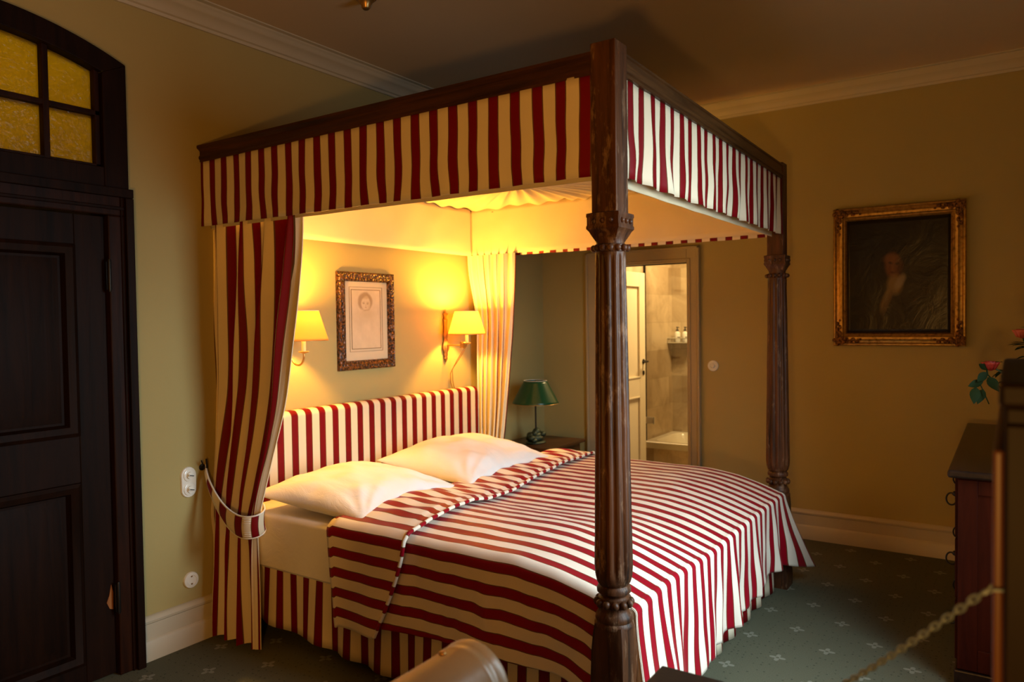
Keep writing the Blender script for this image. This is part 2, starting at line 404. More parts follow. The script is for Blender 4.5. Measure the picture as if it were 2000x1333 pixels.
# transom (fanlight)
XC = (DX0 + DX1) / 2; HW = (DX1 - DX0) / 2
def arc(x, ztop, sag, hw=HW):
    R = (hw * hw + sag * sag) / (2 * sag); d = min(abs(x - XC), hw); return ztop - R + sqrt(R * R - d * d)
def outer(x): return arc(x, 2.812, .125)
def inner(x): return outer(x) - .095
t = MB(); N = 40; xi0, xi1 = DX0 + .10, DX1 - .105; ty = -.045
for i in range(N):
    a, c = lerp(DX0, DX1, i / N), lerp(DX0, DX1, (i + 1) / N)
    ia, ic = min(max(a, xi0), xi1), min(max(c, xi0), xi1)
    vs = [(a, ty, outer(a)), (c, ty, outer(c)), (ic, ty, inner(ic)), (ia, ty, inner(ia)), (a, .08, outer(a)), (c, .08, outer(c)), (ic, .08, inner(ic)), (ia, .08, inner(ia))]
    t.add(vs, [(0, 3, 2, 1), (0, 1, 5, 4), (3, 7, 6, 2)])
for (a, b2, ia) in ((DX0, xi0, 1), (xi1, DX1, 0)):
    t.add([(a, ty, FZ), (b2, ty, FZ), (b2, ty, inner(b2) if ia else outer(DX1)), (a, ty, outer(DX0) if ia else inner(xi1)),
           (a, .08, FZ), (b2, .08, FZ), (b2, .08, inner(b2) if ia else outer(DX1)), (a, .08, outer(DX0) if ia else inner(xi1))],
          [(0, 1, 2, 3), (0, 4, 5, 1), (1, 5, 6, 2), (3, 2, 6, 7), (0, 3, 7, 4)])
t.box(xi0, xi1, ty, .08, FZ, 2.226)
tr = t.build('transom_frame', M['door'], d1, bevel=.004)
mb = MB(); bars = [-.628, -.905, -1.18]
for bx_ in bars: mb.box(bx_ - .013, bx_ + .013, -.02, .04, 2.226, inner(bx_) + .01)
mb.box(xi0, xi1, -.019, .04, 2.447, 2.469)
mb.box(xi1 - .022, xi1, -.019, .03, 2.226, inner(xi1) + .02); mb.box(xi0, xi1, -.019, .03, 2.222, 2.24)
mb.build('glazing_bars', M['door_red'], tr, bevel=.003)
edges = [xi0] + sorted(bars) + [xi1]
for k in range(4):
    for (za, zb) in ((2.226, 2.458), (2.458, None)):
        a, c = edges[k], edges[k + 1]; g = MB(); n = 8
        for i in range(n):
            x0_, x1_ = lerp(a, c, i / n), lerp(a, c, (i + 1) / n)
            t0, t1 = (zb, zb) if zb else (inner(x0_) + .01, inner(x1_) + .01)
            vs = [(x0_, .012, za), (x1_, .012, za), (x1_, .012, t1), (x0_, .012, t0)]
            g.add(vs + [(p[0], .017, p[2]) for p in vs], [(0, 1, 2, 3), (7, 6, 5, 4)] + ([(0, 3, 7, 4)] if i == 0 else []) + ([(1, 5, 6, 2)] if i == n - 1 else []) + [(0, 4, 5, 1), (3, 2, 6, 7)])
        g.build('glass_pane', M['yglass'], tr, smooth=False)
# lit corridor behind the fanlight
w = MB(); w.box(-1.9, .1, 1.1, 1.2, 1.0, 3.1); w.box(-1.9, .1, .2, 1.2, 3.1, 3.2); w.box(-1.9, .1, .2, 1.2, .9, 1.0); w.box(-2.0, -1.9, .2, 1.2, .9, 3.2); w.box(.1, .2, .2, 1.2, .9, 3.2)
struct(w.build('wall_corridor', M['ceiling']))

# ------------------------------------------------------------------ bathroom beyond the right wall
BX0, BX1, BY0, BY1 = XB + .12, 5.0, -2.3, -.455
struct(MB().box(BX0, BX1 + .1, BY1, BY1 + .1, 0, 2.6).build('wall_bathroom_back', M['tileX']))
struct(MB().box(BX1, BX1 + .1, BY0, BY1, 0, 2.6).build('wall_bathroom_end', M['tileY']))
struct(MB().box(BX0, BX1 + .1, BY0 - .1, BY0, 0, 2.6).build('wall_bathroom_front', M['tileX']))
struct(MB().box(BX0, BX1 + .1, BY0 - .1, BY1 + .1, 2.6, 2.7).build('ceiling_bathroom', M['white']))
# door 2 : white frame + panelled leaf standing open
f = MB(); fx = XB - .022
y_in0, y_in1, yl, yr, zt = -1.272, -.522, -.424, -1.372, 1.955
f.box(fx, XB + .12, yr, y_in0, 0, zt + .118); f.box(fx, XB + .12, y_in1, yl, 0, zt + .118); f.box(fx, XB + .12, y_in0, y_in1, zt, zt + .118)
for (a, b2) in ((yr, yr + .018), (yl - .018, yl)): f.box(fx - .014, fx, a, b2, 0, zt + .118)
f.box(fx - .014, fx, yr, yl, zt + .10, zt + .118)
f.box(fx - .008, fx, y_in0 - .03, y_in0 - .018, 0, zt + .03); f.box(fx - .008, fx, y_in0 - .03, y_in1 + .03, zt + .018, zt + .03)
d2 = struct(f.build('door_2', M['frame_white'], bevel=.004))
LM = Matrix.Translation((XB + .06, -.535, 0)) @ Matrix.Rotation(radians(-1.5), 4, 'Z')
l = MB(); lw = .70
l.box(0, .11, -.04, 0, .01, 1.94, LM); l.box(lw - .11, lw, -.04, 0, .01, 1.94, LM)
for (za, zb) in ((.01, .2), (.86, 1.02), (1.83, 1.94)): l.box(.11, lw - .11, -.04, 0, za, zb, LM)
l.box(.11, lw - .11, -.028, -.012, .2, 1.83, LM)
for (za, zb) in ((.2, .86), (1.02, 1.83)):
    for (a, b2, c, d) in ((.11, .125, za, zb), (lw - .125, lw - .11, za, zb), (.11, lw - .11, za, za + .015), (.11, lw - .11, zb - .015, zb)): l.box(a, b2, -.046, -.03, c, d, LM)
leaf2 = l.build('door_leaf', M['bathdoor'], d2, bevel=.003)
h = MB(); hx = lw - .045
h.lathe([(.022, 0), (.022, .006), (.010, .010), (.008, .04), (.008, .045)], 14, LM @ Vector((hx, -.04, 1.16)), M=Matrix.Rotation(pi / 2, 4, 'X'))
h.tube([LM @ Vector((hx, -.085, 1.16)), LM @ Vector((hx - .05, -.09, 1.162)), LM @ Vector((hx - .10, -.085, 1.158))], .008)
h.lathe([(.02, 0), (.02, .005), (0, .007)], 14, LM @ Vector((hx, -.04, 1.06)), M=Matrix.Rotation(pi / 2, 4, 'X'))
Lbl(h.build('door_handle', M['iron'], leaf2, smooth='auto'), 'dark iron lever handle with keyhole plate')
# tub
TX = 4.28; TZ = .40
tb = MB(); ro = [(TX, BY1), (BX1, BY1), (BX1, -2.15), (TX, -2.15)]
def rring(x0, x1, y0, y1, r, z, n=6):
    out = []
    for (cx, cy, a0) in ((x1 - r, y1 - r, 0), (x0 + r, y1 - r, pi / 2), (x0 + r, y0 + r, pi), (x1 - r, y0 + r, 3 * pi / 2)):
        for k in range(n + 1): a = a0 + pi / 2 * k / n; out.append((cx + r * cos(a), cy + r * sin(a), z))
    return out
rings = [rring(TX + .02, BX1 - .02, -2.1, BY1 - .02, .01, TZ - .10), rring(TX - .005, BX1 - .005, -2.14, BY1 - .005, .012, TZ - .005), rring(TX, BX1 - .005, -2.14, BY1 - .005, .02, TZ), rring(TX + .055, BX1 - .06, -2.07, BY1 - .07, .10, TZ + .0), rring(TX + .07, BX1 - .075, -2.05, BY1 - .09, .10, TZ - .02), rring(TX + .13, BX1 - .13, -1.95, BY1 - .2, .12, .08), rring(TX + .2, BX1 - .2, -1.85, BY1 - .35, .1, .06)]
n = len(rings[0]); vs = [p for r in rings for p in r]
fs = [(j * n + k, j * n + (k + 1) % n, (j + 1) * n + (k + 1) % n, (j + 1) * n + k) for j in range(len(rings) - 1) for k in range(n)] + [tuple((len(rings) - 1) * n + k for k in range(n))]
tb.add(vs, fs)
tag(tb.build('bathtub', M['tub'], smooth='auto'), 'white bathtub behind tiled apron seen through the open bathroom door', 'bathtub')
ap = MB(); ap.box(TX + .01, TX + .018 + .012, -2.15, BY1, 0, TZ - .006)
struct(ap.build('trim_3', M['tileY']))
# glass screen on the tub rim
gs = thing('shower_screen', (TX + .03, -1.0, TZ), 'clear frameless glass shower screen standing on the bathtub rim', 'shower screen')
MB().box(TX + .026, TX + .034, -1.55, -.475, TZ + .004, 2.15).build('glass_panel', M['glass'], gs)
g = MB(); g.box(TX + .012, TX + .048, -.545, -.462, .565, .625); g.box(TX + .006, TX + .02, -.56, -.548, .56, .63)
Lbl(g.build('hinge', M['chrome'], gs, bevel=.004), 'chrome glass hinge')
MB().box(TX + .022, TX + .038, -.475, -.457, TZ + .004, 2.15).build('wall_profile', M['iron'], gs)
# corner shelf
sh = thing('shower_shelf', (BX1 - .06, BY1 - .09, 1.3), 'small chrome wire shelf in the corner above the bathtub', 'shelf')
s = MB(); zs = 1.295
sx0, sx1, sy0, sy1 = BX1 - .13, BX1 - .004, BY1 - .24, BY1 - .004
for (a, b2) in (((sx0, sy0), (sx1, sy0)), ((sx1, sy0), (sx1, sy1)), ((sx1, sy1), (sx0, sy1)), ((sx0, sy1), (sx0, sy0))):
    for dz in (0, .045): s.tube([(a[0], a[1], zs + dz), (b2[0], b2[1], zs + dz)], .005, 8)
for k in range(9): yy = lerp(sy0, sy1, k / 8); s.tube([(sx0, yy, zs), (sx1, yy, zs)], .003, 6); s.tube([(sx0, yy, zs), (sx0, yy, zs + .045)], .0025, 6)
s.box(sx0, sx1, sy0, sy1, zs - .002, zs + .002)
s.build('wire_basket', M['chrome'], sh)
lab = plain('bottle_label', (.05, .045, .03), .5)
for k, yy in enumerate((BY1 - .085, BY1 - .165)):
    b = thing('pump_bottle', (BX1 - .075, yy, zs + .003), ('left' and ['cream pump bottle with black pump on the shower shelf, the one in the corner', 'cream pump bottle with black pump on the shower shelf, the one farther from the corner'][k]), 'bottle', 'pump bottles on the shower shelf')
    c = (BX1 - .075, yy, zs + .003)
    MB().lathe([(0, 0), (.027, 0), (.029, .004), (.029, .088), (.024, .100), (.012, .106), (.012, .112), (0, .112)], 20, c).build('bottle_body', M['porcelain'], b, smooth='auto')
    p = MB(); p.lathe([(.014, .112), (.014, .126), (.006, .128), (.006, .146), (.012, .147), (.012, .155), (0, .156)], 14, c); p.tube([(c[0], c[1], c[2] + .151), (c[0] - .02, c[1] - .02, c[2] + .151), (c[0] - .028, c[1] - .028, c[2] + .144)], .004, 8)
    Lbl(p.build('pump', M['black'], b, smooth='auto'), 'black pump head')
    q = MB()
    for a0 in range(10):
        a = pi + .35 + a0 * .12; a2 = a + .12
        q.add([(c[0] + .0296 * cos(x), c[1] + .0296 * sin(x), c[2] + z) for x, z in ((a, .036), (a2, .036), (a2, .056), (a, .056))], [(0, 1, 2, 3)])
    q.build('printed_label', lab, b)

# ------------------------------------------------------------------ switches and sockets
def disc_switch(name, loc, axis, r, label, cat='light switch', knob=True):
    o = thing(name, loc, label, cat)
    R = Matrix.Rotation(pi / 2, 4, 'X') if axis == 'y' else Matrix.Rotation(-pi / 2, 4, 'Y')
    MB().lathe([(r, 0), (r, .006), (r * .93, .011), (r * .62, .013), (r * .58, .010), (0, .010)], 28, loc, M=R).build('plate', M['porcelain'], o, smooth='auto')
    if knob:
        k = MB(); k.lathe([(r * .40, .010), (r * .38, .018), (r * .30, .021), (0, .021)], 20, loc, M=R)
        d = Vector((0, -1, 0)) if axis == 'y' else Vector((-1, 0, 0))
        T = Matrix.Translation(Vector(loc) + d * .024) @ (Matrix.Rotation(.25, 4, 'Y') if axis == 'y' else Matrix.Rotation(.2, 4, 'X') @ Matrix.Rotation(pi / 2, 4, 'Z'))
        k.box(-r * .36, r * .36, -.006, .006, -.0045, .0045, T); k.build('knob', M['porcelain'], o, smooth='auto')
        t2 = MB(); t2.box(-r * .28, r * .28, -.008, -.0061, -.0022, .0022, T); t2.build('knob_inlay', M['iron'], o)
    else:
        k = MB(); k.lathe([(r * .58, .0105), (r * .58, .004), (0, .004)], 20, loc, M=R); k.build('socket_well', M['porcelain'], o, smooth='auto')
        k = MB()
        for dx in (-.010, .010): k.lathe([(.0035, .0045), (.0035, .0055), (0, .0055)], 10, (loc[0] + dx, loc[1], loc[2] + dx * .3), M=R)
        k.box(loc[0] - .004, loc[0] + .004, loc[1] - .012, loc[1] - .004, loc[2] - .021, loc[2] - .015); k.box(loc[0] - .004, loc[0] + .004, loc[1] - .012, loc[1] - .004, loc[2] + .015, loc[2] + .021)
        k.build('contacts', M['brass'], o)
    return o
disc_switch('wall_switch', (XB, -1.465, 1.183), 'x', .041, 'round white rotary switch on the wall right of the bathroom door')
disc_switch('wall_socket', (-.031, 0, .305), 'y', .039, 'round white wall socket low on the wall beside the striped curtain', 'socket', knob=False)
o = thing('double_switch', (-.031, 0, .781), 'white oval plate with two rotary switches beside the curtain tieback', 'light switch')
pl = []
for k in range(24): a = 2 * pi * k / 24; pl.append((.041 * cos(a), .041 * sin(a) + (.034 if sin(a) >= 0 else -.034)))
m = MB(); m.prism(pl, lambda p: (-.031 + p[0], 0, .781 + p[1]), lambda p: (-.031 + p[0] * .93, -.010, .781 + p[1] * .96)); m.build('plate', M['porcelain'], o, bevel=.002)
for dz in (.034, -.034):
    R = Matrix.Rotation(pi / 2, 4, 'X'); c = (-.031, -.010, .781 + dz)
    k = MB(); k.lathe([(.029, 0), (.029, .004), (.022, .006), (.017, .006), (.016, .014), (0, .014)], 22, c, M=R)
    T = Matrix.Translation((c[0], c[1] - .018, c[2])) @ Matrix.Rotation(.25, 4, 'Y'); k.box(-.014, .014, -.005, .005, -.0045, .0045, T)
    kn = k.build('knob', M['porcelain'], o, smooth='auto')
    t2 = MB(); t2.box(-.011, .011, -.0075, -.0052, -.002, .002, T); t2.build('knob_inlay', M['iron'], kn)
# small ceiling boss
o = MB().lathe([(0, -.052), (.012, -.050), (.020, -.042), (.022, -.03), (.035, -.012), (.05, 0), (0, 0)], 20, (.47, -.75, ZC)).build('smoke_detector', M['brass'], smooth='auto')
tag(o, 'small round brass fitting on the ceiling at the top edge of the photo', 'ceiling fitting')

# ------------------------------------------------------------------ the four-poster bed
X1, X1F, X2, X2F = .080, .059, 2.256, 2.275
YFN, YFF = -2.244, -2.232
bed = thing('four_poster_bed', (1.16, -1.1, 0), 'dark oak four-poster bed with red and cream striped canopy valances, headboard and skirt', 'bed')
PW = .09
posts = {}
def flute(nf, depth):
    return lambda a, z: 1 - depth * (abs(cos(nf * a / 2)) ** 3)
def make_post(cx, cy, ztop, label):
    # square head
    h = MB(); h.box(cx - PW / 2, cx + PW / 2, cy - PW / 2, cy + PW / 2, 1.86, ztop)
    # fluted shaft, lightly worn
    prof = []
    zz = [.655, .668, .69, .72, .78, .9, 1.0, 1.1, 1.25, 1.4, 1.55, 1.68, 1.745, 1.762]
    rr = [.047, .056, .062, .0645, .0640, .0620, .0608, .0592, .0575, .0555, .0535, .0518, .0512, .050]
    for z, r in zip(zz, rr): prof.append((r, z))
    NF = 12
    def rf(a, z):
        env = sst(.665, .72, z) * (1 - sst(1.735, 1.76, z)); return 1 - .125 * env * (1 - abs(sin(NF * a / 2)) ** 1.2) + .016 * nz(cos(a) * 3, sin(a) * 3, z * 9 + cx)
    P2 = []
    for k in range(len(prof) - 1):
        for q in range(4):
            P2.append((lerp(prof[k][0], prof[k + 1][0], q / 4), lerp(prof[k][1], prof[k + 1][1], q / 4)))
    P2.append(prof[-1]); h.lathe(P2, NF * 8, (cx, cy, 0), rf)
    po = h.build('post', M['post'], bed, smooth='auto', bevel=.003)
    Lbl(po, label)
    # capital: square block with cove below
    c = MB(); sq = [(.045, 1.888), (.058, 1.884), (.0585, 1.874), (.0565, 1.870), (.0565, 1.846), (.0585, 1.842), (.0585, 1.834), (.052, 1.826), (.0475, 1.816), (.0445, 1.804), (.0435, 1.792), (.044, 1.780)]
    n = 32; vs = []
    for j, (r, z) in enumerate(sq):
        k = j / (len(sq) - 1); rd = sst(.72, 1, k)
        for i in range(n):
            a = 2 * pi * i / n; qx, qy = cos(a), sin(a); mm = max(abs(qx), abs(qy)); s_ = r / mm; rc = r * 1.04
            vs.append((cx + lerp(qx * s_, qx * rc, rd), cy + lerp(qy * s_, qy * rc, rd), z))
    fs = [(j * n + i, j * n + (i + 1) % n, (j + 1) * n + (i + 1) % n, (j + 1) * n + i) for j in range(len(sq) - 1) for i in range(n)] + [tuple(range(n))]
    c.add(vs, fs)
    # carved rosettes
    for sx, sy in ((-1, 0), (0, -1), (1, 0), (0, 1)):
        for q in (-.03, 0, .03):
            c.ball((cx + sx * .057 + (q if sy else 0), cy + sy * .057 + (q if sx else 0), 1.858), .009, 8, 6)
    c.build('capital', M['post'], po, smooth='auto')
    def beads(z, R, rb, nb, nm):
        b = MB(); b.lathe([(R - rb * .6, z - rb * 1.25), (R - rb * .2, z - rb), (R - rb * .2, z + rb), (R - rb * .6, z + rb * 1.25)], 24, (cx, cy, 0))
        for k in range(nb): a = 2 * pi * k / nb; b.ball((cx + R * cos(a), cy + R * sin(a), z), rb, 10, 8, (1, 1, 1.05))
        b.build(nm, M['post'], po, smooth='auto')
    beads(1.771, .056, .011, 14, 'bead_ring')
    # lower turning
    b = MB(); b.lathe([(.044, .662), (.052, .655), (.057, .645), (.056, .634), (.047, .628), (.045, .622), (.052, .616), (.050, .580), (.052, .570), (.060, .560), (.063, .545), (.060, .538), (.066, .530), (.066, .52)], 32, (cx, cy, 0))
    b.build('lower_turning', M['post'], po, smooth='auto')
    beads(.600, .055, .0135, 12, 'bead_ring')
    # foot block with chamfered shoulders
    f = MB(); s0 = .0605
    sh = [(.058, .53, 1), (.061, .50, .85), (s0, .44, .35), (s0, .36, .12), (s0, .30, .03), (s0, .10, .03), (s0 + .004, .085, .03), (s0 + .004, 0.0, .03)]
    vs = []; n = 16
    for (r, z, ch) in sh:
        ring = []
        for qx, qy in ((1, -1), (1, 1), (-1, 1), (-1, -1)):
            e = r * ch * .55
            pts = [(qx * r, qy * (r - e)), (qx * (r - e), qy * r)]
            pts = [(qx * r, qy * (r - e)), (qx * (r - e * .3), qy * (r - e * .3)), (qx * (r - e * .3), qy * (r - e * .3)), (qx * (r - e), qy * r)]
            if qx * qy < 0 and False: pts = pts[::-1]
            ring += sorted(pts, key=lambda p: atan2(p[1], p[0]) % (2 * pi) if not (qx == 1 and qy == -1) else atan2(p[1], p[0]))
        vs += [(cx + p[0], cy + p[1], z) for p in ring]
    fs = [(j * n + i, j * n + (i + 1) % n, (j + 1) * n + (i + 1) % n, (j + 1) * n + i) for j in range(len(sh) - 1) for i in range(n)] + [tuple(range(n)), tuple(range((len(sh) - 1) * n, len(sh) * n))]
    f.add(vs, fs)
    f.build('foot_block', M['post'], po, smooth='auto', bevel=.002)
    return po
make_post(X1F + PW / 2, YFN + PW / 2, 2.436, 'near foot post, carved fluted dark oak')
make_post(X2F - PW / 2 + .012, YFF + PW / 2, 2.402, 'far foot post, carved fluted dark oak')

# tester rails
ZV1, ZV1F, ZV2 = 2.338, 2.344, 2.316
rp = [(0.0, 0), (-.004, .0), (-.004, .010), (-.010, .016), (-.010, .026), (-.004, .034), (-.004, .052), (-.012, .060), (-.020, .066), (-.020, .078), (.03, .078), (.03, 0)]
m = MB(); m.prism(rp, lambda p: (X1 + p[0], .0, ZV1 + p[1] - .006), lambda p: (X1F + .012 + p[0] * .6, YFN + PW - .005, ZV1F - .006 + p[1] * .93))
m.build('side_rail', M['rail'], bed, smooth='auto')
m = MB(); m.prism(rp, lambda p: (X2 - p[0], .0, ZV2 + p[1] - .006), lambda p: (X2F - .012 - p[0] * .6, YFF + PW - .005, ZV2 - .006 + p[1] * .98))
m.build('side_rail', M['rail'], bed, smooth='auto')
m = MB(); fp = [(0, 0), (0, .012), (-.006, .016), (-.006, .030), (0, .034), (0, .066), (-.005, .070), (-.005, .078), (.035, .078), (.035, 0)]
m.prism(fp, lambda p: (X1F + PW - .004, YFN + .006 + p[0], ZV1F - .006 + p[1] * .92), lambda p: (X2F - PW + .02, YFF + .004 + p[0], ZV2 - .006 + p[1]))
m.build('foot_rail', M['railx'], bed, smooth='auto')
m = MB(); m.box(X1 + .01, X2 - .01, -.03, -.003, ZV1 - .01, ZV1 + .06); m.build('head_rail', M['railx'], bed, bevel=.003)
# tester cloth: sunburst gathered to the middle
TCX, TCY = 1.165, -1.12
def sun(u, v):
    a = u * 2 * pi; dx, dy = cos(a), sin(a); hx, hy = 1.070, 1.075
    L = min(hx / max(abs(dx), 1e-6), hy / max(abs(dy), 1e-6)); r = L * v
    rr = max(r, .02)
    ang = a + .012 * sin(9 * a); amp = .017 * sst(0, .25, v) * (1 - .55 * v)
    z = 2.275 + .062 * (v ** .8) + amp * sin(64 * ang + 2.2 * sin(5 * a)) + .006 * sin(23 * a + 1) * v
    return (TCX + dx * rr, TCY + dy * rr, z)
m = MB(); m.grid(640, 22, sun, flip=True); tc = m.build('canopy_cloth', M['lining'], bed, smooth=True)
m = MB(); m.ball((TCX, TCY, 2.268), .035, 16, 8, (1, 1, .45)); m.build('canopy_button', M['lining'], tc, smooth=True)
# unseen board added above to keep the bed lamps' light inside the canopy
MB().box(X1 + .02, X2 - .02, YFN + .05, -.01, 2.372, 2.380).build('canopy_light_block', M['rail'], bed)
# valances
def valance(P, Q, zt0, zt1, zb0, zb1, c0, pitch, wav, nrm, name='valance', freq=1.0, amp=.004, mat='stripe_val', seed=0, parent=bed, n=200, hang=0.0):
    P = Vector(P); Q = Vector(Q); L = (Q - P).length; nr = Vector(nrm)
    def fn(u, v):
        p = P.lerp(Q, u); s = u * L
        zt = lerp(zt0, zt1, u); zb = lerp(zb0, zb1, u) + .003 * nz(s * 4, seed)
        z = lerp(zt, zb, v); d = amp * (.25 + v) * (sin(s * 33 * freq + seed + 1.3 * nz(s * 3, seed, 1)) + .8 * nz(s * 9 * freq, v * 2, seed + 3))
        sx = wav * v * nz(s * 6 * freq, v * 2.5, seed + 7)
        p = p + (Q - P).normalized() * sx
        return (p.x + nr.x * (d + hang * v), p.y + nr.y * (d + hang * v), z)
    m = MB(); m.grid(n, 10, fn, lambda u, v: ((u * L - c0) / pitch, v))
    return m.build(name, M[mat], parent, smooth=True, solid=.003, offset=0)
vy0 = .0
Lbl(valance((X1, -.004, 0), (X1F + .012, YFN + PW, 0), ZV1, ZV1F, 2.020, 2.010, .094 - .004, .0925, .014, (-1, 0, 0), seed=2, amp=.0035), 'striped valance along the near side')
Lbl(valance((X1F + PW - .01, YFN + .020, 0), (X2F - PW + .03, YFF + .012, 0), ZV1F, ZV2, 2.010, 2.000, .211 - .139, .0945, .028, (0, -1, 0), seed=5, amp=.0065, freq=1.15, n=320), 'wavy striped valance across the foot')
Lbl(valance((X2, -.004, 0), (X2F - .012, YFF + PW, 0), ZV2, ZV2, 1.998, 1.995, .05, .0925, .01, (1, 0, 0), seed=8), 'striped valance along the far side')
def liner(P, Q, zt, zb0, zb1, nrm, seed, parent=bed):
    P = Vector(P); Q = Vector(Q); L = (Q - P).length; nr = Vector(nrm)
    def fn(u, v):
        p = P.lerp(Q, u); s = u * L; z = lerp(zt, lerp(zb0, zb1, u), v); d = .004 * nz(s * 3.5 + v * 3, v * 2 - s, seed) + .0016 * sin(s * 21 + v * 5 + seed)
        return (p.x + nr.x * d, p.y + nr.y * d, z)
    m = MB(); m.grid(110, 10, fn); return m.build('valance_lining', M['lining'], parent, smooth=True, solid=.003, offset=0)
liner((X1 + .028, -.03, 0), (X1F + .046, YFN + .085, 0), 2.345, 2.011, 2.001, (1, 0, 0), 11)
liner((X1F + PW + .02, YFN + .062, 0), (X2F - PW - .0, YFF + .058, 0), 2.345, 1.992, 1.990, (0, 1, 0), 12)
liner((X2 - .028, -.03, 0), (X2F - .046, YFF + .085, 0), 2.345, 2.010, 2.012, (-1, 0, 0), 13)
liner((X1 + .03, -.034, 0), (X2 - .03, -.034, 0), 2.345, 2.006, 2.008, (0, -1, 0), 14)

# headboard
def rbox_uv(x0, x1, y0, y1, z0, z1, r, ufn, name, mat, parent, n=10):
    """upholstered slab: profile in y-z rounded at the top, stripes along x"""
    prof = [(y1, z0), (y1, z1 - r)]
    for k in range(n + 1): a = pi / 2 * k / n; prof.append((y1 - r * (1 - cos(a)), z1 - r + r * sin(a)))
    for k in range(n + 1): a = pi / 2 * k / n; prof.append((y0 + r * (1 - sin(a)), z1 - r + r * cos(a)))
    prof.append((y0, z0)); m = MB(); NX = 60
    def fn(u, v):
        k = v * (len(prof) - 1); i = min(int(k), len(prof) - 2); f = k - i
        y = lerp(prof[i][0], prof[i + 1][0], f); z = lerp(prof[i][1], prof[i + 1][1], f)
        e = min(u, 1 - u) * (x1 - x0); q = 0 if e > .03 else (1 - sqrt(max(0, 1 - (1 - e / .03) ** 2))) * .03
        ym = (y0 + y1) / 2; y = ym + (y - ym) * (1 - q / (y1 - y0) * 1.6); z = z - q * .8 * (1 if z > z1 - .2 else 0)
        return (lerp(x0, x1, u), y, z)
    us = [0, .002, .005, .009, .014] + [lerp(.02, .98, i / NX) for i in range(NX + 1)] + [.986, .991, .995, .998, 1]
    nu = len(us) - 1
    m.grid(nu, len(prof) - 1, lambda u, v: fn(us[int(round(u * nu))], v), lambda u, v: (ufn(lerp(x0, x1, us[int(round(u * nu))])), v))
    m.add([fn(0, k / (len(prof) - 1)) for k in range(len(prof))], [tuple(range(len(prof)))], [(ufn(x0), 0)] * len(prof))
    m.add([fn(1, k / (len(prof) - 1)) for k in range(len(prof))], [tuple(range(len(prof)))[::-1]], [(ufn(x1), 0)] * len(prof))
    return m.build(name, M[mat], parent, smooth='auto')
hb = rbox_uv(.15, 2.20, -.105, -.012, .30, 1.068, .035, lambda x: (x - .533) / .0963, 'headboard', 'stripe', bed)
Lbl(hb, 'upholstered striped headboard')
# bed base and skirt
MB().box(.185, 2.15, -2.16, -.11, .10, .36).build('bed_base', M['rail'], bed, bevel=.01)
def skirt(P, Q, zt0, zt1, zb, nrm, seed, c0=0):
    P = Vector(P); Q = Vector(Q); L = (Q - P).length; nr = Vector(nrm)
    def fn(u, v):
        p = P.lerp(Q, u); s = u * L; z = lerp(lerp(zt0, zt1, u), (zb(s) if callable(zb) else zb) + .004 * nz(s * 5, seed), v)
        d = (.002 + .011 * v) * sin(s * 27 + 2.2 * nz(s * 2.5, seed)) + .012 * v
        if s > L - .02 or s < .02: d *= .3
        return (p.x + nr.x * d, p.y + nr.y * d, z)
    m = MB(); m.grid(220, 8, fn, lambda u, v: ((u * L - c0) / .092 + .12 * v * nz(u * L * 5, seed), v)); return m.build('bed_skirt', M['stripe'], bed, smooth=True, solid=.003, offset=0)
Lbl(skirt((.178, -.10, 0), (.178, -2.165, 0), .385, .37, lambda s: lerp(.115, .015, min(1, s / 1.25)), (-1, 0, 0), 1, .03), 'striped bed skirt on the near side')
Lbl(skirt((.17, -2.175, 0), (2.21, -2.175, 0), .37, .37, .008, (0, -1, 0), 2, .04), 'striped bed skirt across the foot')
skirt((2.165, -2.165, 0), (2.165, -.10, 0), .37, .385, .02, (1, 0, 0), 3, .04)

# mattress in a fitted sheet
def rounded_slab(x0, x1, y0, y1, z0, z1, r, name, mat, parent=None, bumpy=.002):
    m = MB(); nx, ny, nr = 40, 40, 5
    prof = [(0, z0 + .0)]
    for k in range(nr + 1): a = pi / 2 * k / nr; prof.append((r * .6 * (1 - cos(pi / 2 - a)) * 0 + r * (1 - cos(a)) * 0 - 0, 0))
    ring = []
    levels = [(r * .5, z0), (0, z0 + r * .5), (0, (z0 + z1) / 2)] + [(r * (1 - cos(pi / 2 * k / nr)), z1 - r + r * sin(pi / 2 * k / nr)) for k in range(nr + 1)]
    rs = [rring(x0 + i, x1 - i, y0 + i, y1 - i, max(.05 - i, .012), z, 5) for i, z in levels]
    n = len(rs[0]); vs = []
    for rr_ in rs:
        for p in rr_: vs.append((p[0] + bumpy * nz(p[1] * 5, p[2] * 6), p[1] + bumpy * nz(p[0] * 5, p[2] * 6, 2), p[2]))
    fs = [(j * n + k, j * n + (k + 1) % n, (j + 1) * n + (k + 1) % n, (j + 1) * n + k) for j in range(len(rs) - 1) for k in range(n)] + [tuple((len(rs) - 1) * n + k for k in range(n)), tuple(range(n))[::-1]]
    m.add(vs, fs); return m.build(name, mat, parent, smooth='auto')
tag(rounded_slab(.158, 2.155, -1.95, -.108, .362, .630, .03, 'mattress', M['linen']), 'thick mattress in a plain white fitted sheet on the four-poster bed', 'mattress')

